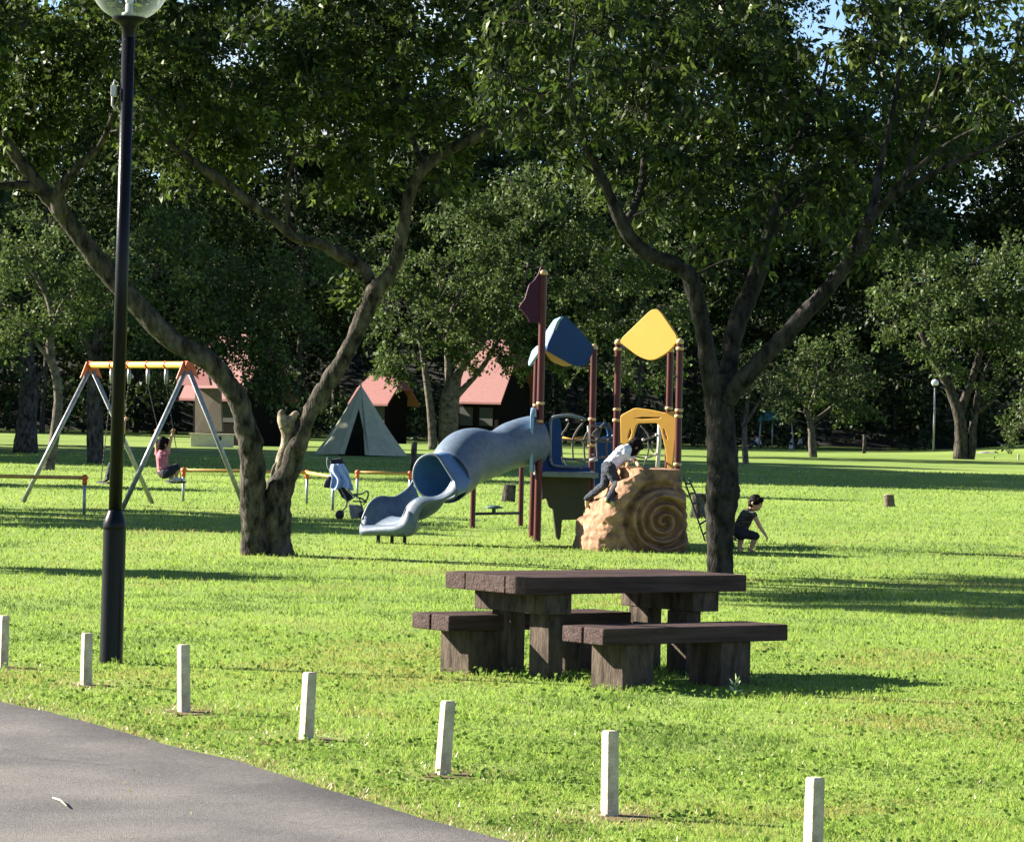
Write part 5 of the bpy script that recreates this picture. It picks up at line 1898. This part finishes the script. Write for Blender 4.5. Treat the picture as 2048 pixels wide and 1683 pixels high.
# child crouching on the lawn, right
dr_ = G(1489, 1104).y
q = zj(1440, 970, 11.22, dr_)
J = dict(head=q(795, 395, 0), neck=q(690, 560, 0.0), chest=q(600, 690, 0.0), pel=q(440, 1010, 0.02), shL=q(535, 640, 0.10), shR=q(760, 655, -0.10), elL=q(330, 930, 0.16), wrL=q(330, 1120, 0.14), elR=q(880, 900, -0.16), wrR=q(1015, 1110, -0.16),
         hipL=q(430, 1060, 0.08), hipR=q(490, 1070, -0.06), knL=q(480, 1190, 0.10), anL=q(425, 1440, 0.10), toL=q(450, 1490, 0.04), knR=q(800, 1140, -0.10), anR=q(690, 1440, -0.06), toR=q(760, 1490, -0.12))
J['chest'] = J['chest'] + Vector((0, 0, 0))
person('child in a dark striped top crouching on the lawn, one arm reaching down', J, 1.0, (0.30, 0, 0.95), (0.85, -0.42, -0.35),
       [('shirt', 'dark_shirt', [('neck', 0.046, 'chest', 0.090), ('chest', 0.096, 'pel', 0.100), (mids(J, 'chest', 'shL', .3), 0.062, mids(J, 'chest', 'shL', .85), 0.04), (mids(J, 'chest', 'shR', .3), 0.062, 'shR', 0.040), ('shR', 0.040, mids(J, 'shR', 'elR', .2), 0.036)]),
        ('shorts', 'navy', [('pel', 0.098, 'hipL', 0.075), ('pel', 0.098, 'hipR', 0.078), ('hipL', 0.074, mids(J, 'hipL', 'knL', .75), 0.056), ('hipR', 0.076, mids(J, 'hipR', 'knR', 1.0), 0.056)])], SHORT_HAIR, curl=(0.3, 0, -1),
       base=Vector((G(1489, 1104).x, dr_, 0)))

# child climbing the rock
fl, frr = on_rock(1177, 1016, 44.8), on_rock(1219, 1008, 44.6)
hl, hr = on_rock(1283, 938, 45.2), on_rock(1258, 941, 45.0)
dc = (fl.y + frr.y) / 2
q = zj(1060, 780, 5.1, dc)
hdk = (hl.y + hr.y) / 2
J = dict(pel=q(805, 790, 0.12), chest=q(950, 640, 0.28), neck=q(1005, 585, 0.36), head=q(1072, 578, 0.42), shL=q(1000, 640, 0.42), shR=q(958, 655, 0.18), elL=q(1075, 720, 0.45), wrL=hl + Vector((-0.04, -0.02, 0.045)), elR=q(1005, 730, 0.20), wrR=hr + Vector((-0.03, -0.02, 0.05)),
         hipL=q(790, 815, 0.18), hipR=q(820, 815, 0.04), knL=q(762, 960, 0.10), knR=q(895, 955, -0.02), anL=q(590, 1110, 0.0), anR=q(785, 1110, 0.0), toL=q(590, 1190, 0.05), toR=q(845, 1150, 0.05))
sh = fl - J['toL']
J['anL'] += Vector((0, sh.y - 0.02, 0)); J['toL'] += Vector((0, sh.y - 0.02, 0))
sh = frr - J['toR']
J['anR'] += Vector((0, sh.y - 0.02, 0)); J['toR'] += Vector((0, sh.y - 0.02, 0))
J['hdL'] = Vector((0.8, 0.4, -0.3)); J['hdR'] = Vector((0.75, 0.4, -0.35))
jeans = [('pel', 0.098, 'hipL', 0.078), ('pel', 0.098, 'hipR', 0.078)]
for s_ in 'LR':
    jeans += [('hip' + s_, 0.076, 'kn' + s_, 0.055), ('kn' + s_, 0.055, 'an' + s_, 0.040)]
person('child with dark bobbed hair in a white shirt and dark trousers climbing the brown rock', J, 1.06, (0.75, 0.25, 0.62), (0.60, 0.35, -0.75),
       [('shirt', 'white_cloth', [('neck', 0.050, 'chest', 0.096), ('chest', 0.100, mids(J, 'chest', 'pel', .85), 0.098), (mids(J, 'chest', 'shL', .3), 0.066, 'shL', 0.046), (mids(J, 'chest', 'shR', .3), 0.066, 'shR', 0.046), ('shL', 0.046, mids(J, 'shL', 'elL', .6), 0.040), ('shR', 0.046, mids(J, 'shR', 'elR', .6), 0.040)]),
        ('trousers', 'jeans', jeans)], BOB_HAIR, curl=(0.2, 0.2, -1), shoes='shoe', base=Vector((KC.x - 0.4, dc, 0.55)))

# child squatting on the right swing seat, arms raised to the chains
q = zj(150, 680, 4.55, dk)
cR, cL = ends_r
g3, g4 = h3 + Vector((0, 0, -.29)), h4 + Vector((0, 0, -.29))
J = dict(head=q(806, 940, 0), neck=q(795, 1005, 0.0), chest=q(792, 1070, 0), pel=q(805, 1200, 0.0), shL=q(748, 1025, 0.05), shR=q(842, 1020, -0.05), elL=q(742, 930, 0.04), wrL=q(736, 850, 0.03), elR=q(868, 925, -0.05), wrR=q(886, 850, -0.05),
         hipL=q(815, 1215, 0.08), hipR=q(825, 1215, -0.08), knL=q(925, 1150, 0.08), knR=q(935, 1155, -0.08), anL=q(880, 1250, 0.05), anR=q(920, 1255, -0.06), toL=q(930, 1268, 0.05), toR=q(985, 1270, -0.06))
person('child in a pink top and black shorts squatting on the swing seat, both arms raised', J, 1.06, (0.05, 0, 1), (0.75, 0.6, 0.0),
       [('shirt', 'pink_cloth', [('neck', 0.050, 'chest', 0.092), ('chest', 0.097, mids(J, 'chest', 'pel', .92), 0.096), (mids(J, 'chest', 'shL', .3), 0.064, 'shL', 0.044), (mids(J, 'chest', 'shR', .3), 0.064, 'shR', 0.044)]),
        ('shorts', 'navy', [('pel', 0.096, 'hipL', 0.078), ('pel', 0.096, 'hipR', 0.078), ('hipL', 0.076, mids(J, 'hipL', 'knL', .95), 0.058), ('hipR', 0.076, mids(J, 'hipR', 'knR', .95), 0.058)])],
       SHORT_HAIR + [((0, 0.035, -0.04), (0.075, 0.06, 0.07))], curl=(0.6, -0.6, 0.1), shoes='white_cloth', base=Vector((seat_c.x, seat_c.y, seat_c.z)))

# child on the left swing seat, nearly hidden by the lamp post
q2 = lambda x, y, dd=0.0: D(x, y, dk2 + dd)
J = dict(head=q2(246, 850), neck=q2(243, 864), chest=q2(239, 880), pel=q2(231, 920), shL=q2(233, 870, .1), shR=q2(246, 870, -.08), elL=q2(234, 855, .12), wrL=q2(238, 838, .10), elR=q2(248, 858, -.1), wrR=q2(250, 842, -.08),
         hipL=q2(230, 925, .08), hipR=q2(231, 925, -.06), knL=q2(222, 930, .08), knR=q2(222, 931, -.06), anL=q2(214, 955, .07), anR=q2(216, 956, -.06), toL=q2(208, 962, .06), toR=q2(210, 962, -.06))
person('child with dark hair on the other swing seat, almost hidden behind the black lamp post', J, 0.98, (0.15, 0, 1), (-0.8, -0.4, 0.0),
       [('shirt', 'navy', [('neck', 0.050, 'chest', 0.092), ('chest', 0.097, mids(J, 'chest', 'pel', .92), 0.096), (mids(J, 'chest', 'shL', .3), 0.064, 'shL', 0.044), (mids(J, 'chest', 'shR', .3), 0.064, 'shR', 0.044)]),
        ('trousers', 'jeans', [('pel', 0.096, 'hipL', 0.078), ('pel', 0.096, 'hipR', 0.078), ('hipL', 0.076, 'knL', 0.055), ('hipR', 0.076, 'knR', 0.055), ('knL', 0.055, 'anL', 0.04), ('knR', 0.055, 'anR', 0.04)])],
       SHORT_HAIR, shoes='rubber', base=Vector((seat2_c.x, seat2_c.y, seat2_c.z)))

# two people sitting in the shade far behind, by the teal canopy
def far_person(px, py, label, shirt, lean):
    b = G(px, py)
    s = 1.35
    fx = Vector((lean, -0.3, 0)).normalized()
    sx = Vector((-fx.y, fx.x, 0))
    Z = Vector((0, 0, 1))
    J = dict(pel=b + Z * 0.16)
    J['chest'] = J['pel'] + Z * 0.26 + fx * 0.10
    J['neck'] = J['chest'] + Z * 0.13 + fx * 0.05
    J['head'] = J['neck'] + Z * 0.15 + fx * 0.05
    for k, sg in (('L', 1), ('R', -1)):
        J['sh' + k] = J['chest'] + sx * 0.15 * sg + Z * 0.08
        J['el' + k] = J['chest'] + sx * 0.19 * sg - Z * 0.12 + fx * 0.10
        J['wr' + k] = J['chest'] + sx * 0.10 * sg - Z * 0.16 + fx * 0.30
        J['hip' + k] = J['pel'] + sx * 0.09 * sg
        J['kn' + k] = J['pel'] + sx * 0.14 * sg + fx * 0.36 + Z * 0.18
        J['an' + k] = J['pel'] + sx * 0.12 * sg + fx * 0.55 - Z * 0.09
        J['to' + k] = J['an' + k] + fx * 0.16 - Z * 0.04
    person(label, J, s, (0.2 * lean, 0, 1), fx,
           [('shirt', shirt, [('neck', 0.050, 'chest', 0.096), ('chest', 0.1, mids(J, 'chest', 'pel', .9), 0.1), (mids(J, 'chest', 'shL', .3), 0.066, 'shL', 0.046), (mids(J, 'chest', 'shR', .3), 0.066, 'shR', 0.046), ('shL', 0.046, mids(J, 'shL', 'elL', .8), 0.04), ('shR', 0.046, mids(J, 'shR', 'elR', .8), 0.04)]),
            ('trousers', 'jeans', [('pel', 0.1, 'hipL', 0.08), ('pel', 0.1, 'hipR', 0.08), ('hipL', 0.076, 'knL', 0.056), ('hipR', 0.076, 'knR', 0.056), ('knL', 0.055, 'anL', 0.04), ('knR', 0.055, 'anR', 0.04)])], SHORT_HAIR, shoes='rubber', base=b)


far_person(1519, 897, 'person in a pale lilac shirt sitting in the shade left of the canopy posts', 'white_cloth', -0.9)
far_person(1598, 897, 'person in a white shirt sitting in the shade right of the teal canopy', 'white_cloth', 0.9)

# ---------------------------------------------------------------- pushchair with a towel over it
sg = G(695, 1038)
ds = sg.y
push = thing('pushchair', 'folding pushchair with a dark seat, green tubing and a grey basket', 'pushchair', sg)
z1 = zj(600, 880, 7.88, ds)
mb = MB()
for dd in (-0.16, 0.16):
    mb.tube([a for a, b in spline([(z1(435, 280, dd), .012), (z1(440, 420, dd), .012), (z1(600, 700, dd), .012), (z1(740, 980, dd), .012), (z1(660, 1130, dd), .012), (z1(620, 1220, dd), .012)], 4)], 0.013, 8)
    mb.tube([z1(640, 640, dd), z1(830, 860, dd), z1(930, 900, dd), z1(1000, 1120, dd)], 0.013, 8)
    mb.tube([z1(740, 980, dd), z1(900, 860, dd)], 0.011, 8)
mb.tube([z1(435, 280, -.16), z1(435, 280, .16)], 0.016, 8)
mb.build('frame', M['grey_cloth'], push, smooth=True)
mb = MB()
for dd in (-0.17, 0.17):
    mb.tube([a for a, b in spline([(z1(840, 850, dd), .013), (z1(960, 850, dd), .013), (z1(1050, 800, dd), .013), (z1(1075, 850, dd), .013), (z1(1040, 950, dd), .013), (z1(940, 900, dd), .013)], 3)], 0.013, 8)
    mb.tube([z1(830, 960, dd), z1(1050, 970, dd), z1(1000, 1010, dd)], 0.012, 8)
mb.build('footrest', M['green_pipe'], push, smooth=True)
mb = MB()
for (u, v) in ((625, 1225), (990, 1180)):
    for dd in (-0.18, 0.18):
        c = z1(u, v, dd)
        c.z = 0.07
        mb.v and None
        w_ = MB()
        w_.lathe(c - Vector((0, 0.018, 0)), [(0.03, 0), (0.065, 0.004), (0.07, 0.018), (0.065, 0.032), (0.03, 0.036)], 18, (0, 1, 0))
        w_.build('wheel', M['rubber'], push, smooth=True)
mb = MB()
a = [z1(760, 1010, -.15), z1(980, 1040, -.15), z1(960, 1230, -.15), z1(800, 1240, -.15)]
mb.prism(a, (0, 0.30, 0))
mb.build('basket', M['grey_cloth'], push, bevel=0.02)
mb = MB()
mb.prism([z1(600, 640, -.15), z1(700, 760, -.15), z1(830, 900, -.15), z1(760, 980, -.15), z1(660, 900, -.15), z1(560, 720, -.15)], (0, 0.30, 0))
mb.build('seat', M['navy'], push, bevel=0.02)
mb = MB()
mb.prism([z1(480, 300, -.17), z1(640, 280, -.17), z1(720, 400, -.17), z1(560, 420, -.17), z1(470, 370, -.17)], (0, 0.34, 0))
mb.build('hood', M['navy'], push, bevel=0.03)
mb = MB()
mb.prism([z1(440, 570, -.1), z1(500, 560, -.1), z1(500, 760, -.1), z1(360, 740, -.1), z1(390, 650, -.1)], (0, 0.2, 0))
mb.build('bag', M['navy'], push, bevel=0.03)
# towel: a draped sheet with folds over the handle and hood
mb = MB()
Lp = [(480, 380), (470, 480), (500, 600), (475, 760)]
Rp = [(690, 370), (760, 500), (800, 640), (850, 780)]
nu, nv = 26, 22
for j in range(nv + 1):
    t = j / nv * 3
    k = min(2, int(t))
    f_ = t - k
    l = Vector(Lp[k]).lerp(Vector(Lp[k + 1]), f_)
    r_ = Vector(Rp[k]).lerp(Vector(Rp[k + 1]), f_)
    for i in range(nu + 1):
        u = i / nu
        p2 = l.lerp(r_, u)
        hem = 70 * (u > 0.15) * (j / nv) ** 3 * math.sin(u * 9) - 30 * (j / nv) ** 3 * u
        fold = 0.035 * math.sin(u * 17 + 1.5 * math.sin(j * 0.3)) * (0.25 + j / nv)
        p = z1(p2.x, p2.y + hem * 0.35, -0.20 - 0.06 * math.sin(math.pi * u) + fold)
        mb.v.append(p)
for j in range(nv):
    for i in range(nu):
        a = j * (nu + 1) + i
        mb.f.append((a, a + nu + 1, a + nu + 2, a + 1))
tw = mb.build('towel', M['towel'], None, sg + Vector((-0.1, 0, 0.7)), smooth=True, mods=[('SOLIDIFY', dict(thickness=0.008, offset=0.0))])
tag(tw, 'blue and white striped towel draped over the pushchair', 'towel')

# ---------------------------------------------------------------- tent
tg = G(722, 911)
dt = tg.y
tent = thing('tent', 'grey green pointed tipi tent with a dark open doorway', 'tent', tg)
apex = D(722, 770, dt)
m_t = dt / F
Rb = 94 * m_t
NSEG = 10
ang0 = math.radians(-90 - 18 - 6)
base = []
for k in range(NSEG):
    a = ang0 + 2 * math.pi * k / NSEG
    base.append(tg + Vector((math.cos(a) * Rb, math.sin(a) * Rb, 0.03 + 0.04 * random.random())))
mb = MB()
rows_ = 9
for k in range(NSEG):
    if k == 0: continue                                      # the doorway panel
    p, q_ = base[k], base[(k + 1) % NSEG]
    b0 = len(mb.v)
    for j in range(rows_ + 1):
        t = j / rows_
        for i in range(5):
            s_ = i / 4
            e = p.lerp(q_, s_)
            v = e.lerp(apex, t)
            sag = 0.06 * math.sin(math.pi * t) * (1 - t) * 2 + 0.05 * math.sin(math.pi * s_) * (1 - t)
            d_ = Vector((v.x - apex.x, v.y - apex.y, 0))
            if d_.length > 1e-3: v -= d_.normalized() * sag
            mb.v.append(v)
    for j in range(rows_):
        for i in range(4):
            a = b0 + j * 5 + i
            mb.f.append((a, a + 1, a + 6, a + 5))
# door flaps either side of the opening
p, q_ = base[0], base[1]
dtop = p.lerp(q_, 0.5).lerp(apex, 0.66)
for (e0, e1) in ((p, p.lerp(q_, 0.16)), (q_.lerp(p, 0.14), q_)):
    b0 = len(mb.v)
    ap2 = apex
    mb.v += [e0, e1, dtop, apex]
    mb.f.append((b0, b0 + 1, b0 + 2, b0 + 3))
mb.build('canvas', M['canvas'], tent, smooth=False, mods=[('SOLIDIFY', dict(thickness=0.012, offset=-1.0))])
mb = MB()
mb.tube([tg + Vector((0, 0.1, 0)), apex + Vector((0, 0, 0.03))], 0.03, 8)
mb.build('centre_pole', M['galv'], tent, smooth=True)
mb = MB()
mb.box(tg + Vector((0, 0.5, 0.35)), 1.7, 0.8, 0.7)
mb.build('shade_box', M['dark_in'], tent, bevel=0.05)  # dark box standing in for the shade inside the open doorway


# ---------------------------------------------------------------- cabins
def cabin(px, py, label, yaw, wid, dep, eave, ridge, over=0.45, clip=0.45):
    """ridge runs along the local x axis; the half-hipped ends are clipped."""
    o = G(px, py)
    c = thing('cabin', label, 'cabin', o, 'red roofed cabins behind the lawn')
    cx, sx = math.cos(yaw), math.sin(yaw)
    W = lambda x, y, z: o + Vector((x * cx - y * sx, x * sx + y * cx, z))
    mb = MB()
    hx, hy = wid / 2, dep / 2
    P5 = [(-hy, 0), (hy, 0), (hy, eave), (0, ridge - 0.12), (-hy, eave)]
    mb.prism([W(-hx, y, z) for y, z in P5], W(hx, 0, 0) - W(-hx, 0, 0))
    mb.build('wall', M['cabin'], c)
    ox = hx + over
    sl = (ridge - eave) / hy
    oy = hy + over
    ze = eave - over * sl
    rows = []
    for sgn in (-1, 1):
        mb = MB()
        pts = [W(-ox, sgn * oy, ze), W(ox, sgn * oy, ze), W(ox, sgn * oy * clip, ridge - sl * oy * clip), W(ox - 0.9 * clip * hy, 0, ridge), W(-ox + 0.9 * clip * hy, 0, ridge), W(-ox, sgn * oy * clip, ridge - sl * oy * clip)]
        mb.prism(pts, (0, 0, 0.10))
        mb.build('roof', M['roof'], c)
    for e in (-1, 1):
        mb = MB()
        pts = [W(e * ox, -oy * clip, ridge - sl * oy * clip - 0.004), W(e * (ox - 0.9 * clip * hy), 0, ridge - 0.004), W(e * ox, oy * clip, ridge - sl * oy * clip - 0.004)]
        mb.prism(pts, (0, 0, 0.09))
        mb.build('roof_hip', M['roof'], c)
    mb = MB()
    for x0 in (-wid * 0.25, wid * 0.22):
        mb = MB()
        mb.obox(W(x0 - 0.4, -hy - 0.03, 1.0), W(0.8, 0, 0) - W(0, 0, 0), W(0, 0.028, 0) - W(0, 0, 0), (0, 0, 0.9))
        mb.build('window', M['dark_in'], c)
    return c, W


cA, WA = cabin(474, 890, 'red roofed cabin with pale wall panels behind the forked tree', math.radians(-35), 2.7, 2.8, 2.6, 4.75)
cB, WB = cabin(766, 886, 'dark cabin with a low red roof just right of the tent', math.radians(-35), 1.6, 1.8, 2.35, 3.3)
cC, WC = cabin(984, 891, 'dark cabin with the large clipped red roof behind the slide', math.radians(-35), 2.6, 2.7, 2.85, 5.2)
dA = G(478, 893).y
mb = MB()
pa = [D(390, 776, dA - 2.5), D(440, 776, dA - 3.1), D(444, 862, dA - 3.1), D(390, 866, dA - 2.5)]
mb.prism(pa, (0.05, 0.15, 0))
mb.build('wall_panel', M['cabin_pale'], cA)
mb = MB()
pa = [D(352, 770, dA - 3.1), D(364, 738, dA - 2.4), D(414, 738, dA - 2.9), D(420, 770, dA - 3.8)]
mb.prism(pa, (0.06, 0.5, 0))
mb.build('porch_gable', M['roof'], cA)
bx = G(424, 894.5)
bench_box = thing('storage_box', 'long cream board box standing against the pale cabin wall', 'box', bx)
mb = MB()
mb.box(bx + Vector((0, 0, 0.27)), 1.72, 0.5, 0.50)
mb.build('body', M['cream'], bench_box, bevel=0.01)
mb = MB()
mb.box(bx + Vector((0, 0, 0.545)), 1.84, 0.6, 0.045)
mb.build('lid', M['cream'], bench_box, bevel=0.01)
for dx in (0.28, 0.32):
    pass
mb = MB()
mb.box(bx + Vector((0.34, -0.262, 0.38)), 0.12, 0.02, 0.16)
mb.build('socket', M['rubber'], bench_box)
bw = G(548, 890)
mb = MB()
mb.box(bw + Vector((0, 0, 0.27)), 0.42, 0.4, 0.5, 0.2)
mb.ball(bw + Vector((0.05, 0, 0.55)), (0.2, 0.16, 0.1), 12, 8)
o = mb.build('white_bundle', M['white_cloth'], None, bw, bevel=0.04)
tag(o, 'white bundle on the ground between the trunks of the forked tree, far behind', 'bundle')

# ---------------------------------------------------------------- far right: canopy, bench, lamp, sign
cg = G(1551, 898)
can = thing('canopy', 'teal fabric canopy on thin posts in the shade at the far right', 'canopy', cg)
dcn = cg.y
mb = MB()
a = [D(1516, 842, dcn - 1), D(1556, 838, dcn - 1), D(1556, 824, dcn + 0.8), D(1526, 822, dcn + 0.8)]
mb.prism(a, (0, 0, 0.05))
mb.build('roof', M['teal'], can)
mb = MB()
a = [D(1557, 838, dcn - 1), D(1584, 836, dcn - 1), D(1580, 830, dcn + 0.8), D(1557, 831, dcn + 0.8)]
mb.prism(a, (0, 0, 0.05))
mb.build('roof', M['grey_cloth'], can)
for px in (1522, 1545, 1582):
    g = G(px, 898)
    g.y = dcn
    mb = MB()
    mb.tube([g, D(px, 838, dcn)], 0.045, 8)
    mb.build('post', M['galv'], can, smooth=True)
wc = G(1583, 897)
mb = MB()
mb.lathe(wc, [(0.19, 0), (0.17, 0.1), (0.13, 0.3), (0.07, 0.5), (0.03, 0.56)], 12)
for v in mb.v: v += Vector((0.03, 0.03, 0)) * noise.noise(v * 6)
o = mb.build('white_cloth', M['white_cloth'], None, wc, smooth=True)
tag(o, 'white cloth hanging beside the right post of the teal canopy', 'cloth')
pb = G(1757, 902)
pbn = thing('plank_bench', 'low reddish plank bench slanting in the shade beside a dark stake', 'bench', pb)
for (x0, y0, x1, y1) in ((1738, 888, 1778, 894), (1738, 896, 1772, 901)):
    mb = MB()
    p, q_ = D(x0, y0, pb.y), D(x1, y1, pb.y - 1.2)
    mb.obox(p, q_ - p, (0.1, 0.28, 0), (0, 0, 0.07))
    mb.build('plank', M['red_wood'], pbn, bevel=0.01)
for px in (1745, 1768):
    g = G(px, 903)
    mb = MB()
    mb.box(Vector((g.x, pb.y - 0.3, 0.12)), 0.09, 0.3, 0.3)
    mb.build('leg', M['rubber'], pbn)
g = G(1728, 908)
mb = MB()
mb.tube([g + Vector((0, 0, -.1)), g + Vector((0.01, 0, 0.45)), g + Vector((0, 0, 0.98))], [0.10, 0.085, 0.08], 10, True, 0.1)
tag(mb.build('dark_stake', M['bark'], None, g, smooth=True), 'dark wooden stake at the left end of the reddish plank bench', 'stake')
g = Vector((D(1867, 900, 176).x, 176, 0.15))
d_ = 176
fl_ = thing('lamp_post', 'distant thin lamp post with a white globe among the trees on the right', 'lamp post', g)
tp = D(1870, 772, d_)
mb = MB()
mb.tube([g - Vector((0, 0, .1)), tp], [0.055, 0.045], 10)
mb.build('pole', M['galv'], fl_, smooth=True)
mb = MB()
mb.ball(tp + Vector((0, 0, 0.17)), (0.19, 0.19, 0.18), 16, 12)
mb.build('globe', M['white_cloth'], fl_, smooth=True)
mb = MB()
mb.lathe(tp + Vector((0, 0, 0.0)), [(0.05, -0.06), (0.14, -0.02), (0.14, 0.02), (0.05, 0.03)], 12)
mb.build('globe_seat', M['lamp'], fl_, smooth=True)
g = G(1998, 909)
zg = float(bank(g.x, g.y))
sgn = thing('sign_post', 'small slanted sign on a dark post on the sunlit bank at the right', 'sign', g)
mb = MB()
mb.tube([g - Vector((0, 0, .1)), D(1998, 888, g.y)], 0.03, 8)
mb.build('post', M['rubber'], sgn, smooth=True)
mb = MB()
p = D(1995, 884, g.y - 0.05)
mb.obox(p, (0.30, 0, -0.12), (0.02, 0.2, 0.0), (0, 0, 0.02))
mb.build('board', M['grey_box'], sgn)
for px, py, s_ in ((1975, 914, 0.55), (1996, 912, 0.4), (1957, 913, 0.35)):
    g = G(px, py)
    mb = MB()
    mb.ball(g + Vector((0, 0, 0.03)), (s_ * 1.4, s_ * 0.9, 0.22), 18, 10)
    for v in mb.v: v += (v - g).normalized() * 0.12 * noise.noise(v * 2.5)
    o = mb.build('stone', M['stone'], None, g, smooth=True)
    tag(o, {1975: 'broad flat grey stone in the middle of the group below the bank', 1996: 'grey stone below the small sign on the bank', 1957: 'small grey stone nearest the double trunked tree'}[px], 'stone', 'stones below the bank')
g = G(2037, 920)
mb = MB()
mb.box(g + Vector((0, 0, 0.12)), 0.08, 0.08, 0.32)
tag(mb.build('marker_post', M['concrete'], None, g, bevel=0.01), 'short pale marker post at the right edge below the bank', 'marker post')


# ---------------------------------------------------------------- stumps, weed, twig, small things
def stump(px, py, r, h, lean, label, dark=False):
    g = G(px, py)
    t = thing('tree_stump', label, 'stump', g, 'sawn tree stumps on the lawn')
    top = g + Vector((lean, 0, h))
    mb = MB()
    mb.tube([g + Vector((0, 0, -.06)), g + Vector((lean * .2, 0, .06)), g.lerp(top, 0.6), top], [r * 1.25, r * 1.08, r, r * 0.97], 18, True, 0.16)
    mb.build('trunk', M['stump' if not dark else 'bark'], t, smooth=True, mods=[('EDGE_SPLIT', dict(split_angle=0.9))])
    mb = MB()
    mb.lathe(top, [(r * 0.9, -0.02), (r * 0.9, 0.006), (0.01, 0.01)], 18)
    mb.build('cut_face', M['stump_top' if not dark else 'scar'], t)


stump(1779, 1013, 0.11, 0.24, -0.02, 'low pale sawn stump alone on the lawn at the right')
stump(1016, 1003, 0.12, 0.33, 0.03, 'dark leaning stump behind the slide, framed by the low red posts', True)
stump(1398, 1036, 0.13, 0.42, 0.0, 'dark stump peeping out left of the spreading tree trunk', True)
g = G(826, 955)
mb = MB()
mb.tube([g + Vector((0, 0, -.1)), g + Vector((0, 0, 0.4)), g + Vector((0.02, 0, 0.92))], [0.09, 0.08, 0.075], 10, True, 0.08)
tag(mb.build('dark_stake', M['bark'], None, g, smooth=True), 'dark upright stake behind the slide mouth at the end of the yellow rail', 'stake')

g = G(1470, 1392)
wd_ = thing('weed', 'pale upright weed sprouting before the near bench shadow', 'weed', g)
mb = MB()
mb.tube([g, g + Vector((0.005, 0, 0.05)), g + Vector((-0.004, 0, 0.085))], [0.005, 0.004, 0.003], 6)
mb.build('stem', M['weed'], wd_, smooth=True)
pos = np.array([[g.x, g.y, 0.02 + 0.012 * i] for i in range(7)])
an = np.linspace(0, 14, 7)
dr = np.stack([np.cos(an), np.sin(an) * 0.6, 0.5 + 0.15 * np.arange(7)], 1)
link('leaf', np_mesh('leaf', leaf_verts(pos, dr, 0.06, 0.024, 0.2) - np.array(tuple(g)), 4), M['weed'], wd_)
a, b = G(106, 1594, 0.012), G(134, 1611, 0.016)
mb = MB()
mid = a.lerp(b, 0.45) + Vector((0.004, 0.012, 0.004))
mb.tube([a, mid, b], [0.0035, 0.0045, 0.003], 7, True, 0.2)
tag(mb.build('twig', M['stick'], None, a, smooth=True), 'pale broken twig lying on the asphalt path', 'twig')

TUFTS = [(P(A, .3, .2, 0).x, P(A, .3, .2, 0).y, 0.26, 1.6), (P(A, .3, .7, 0).x, P(A, .3, .7, 0).y, 0.26, 1.6), (P(A, 1.5, .4, 0).x, P(A, 1.5, .4, 0).y, 0.4, 1.2), (NB.x + 0.12, NB.y + 0.1, 0.25, 1.1), (lp.x, lp.y, 0.16, 1.0), (FB.x + .2, FB.y + .1, .25, 0.8),
         (G(445, 1420).x, G(445, 1420).y, 0.10, 3.0), (G(215, 1675).x, G(215, 1675).y, .1, 1), (KC.x, KC.y - 1, 0.8, 0.5), (b1.x, b1.y, 0.5, 0.5)] + [(p.x + 0.03, p.y, 0.10, 0.9) for p in BOLL]
grass()
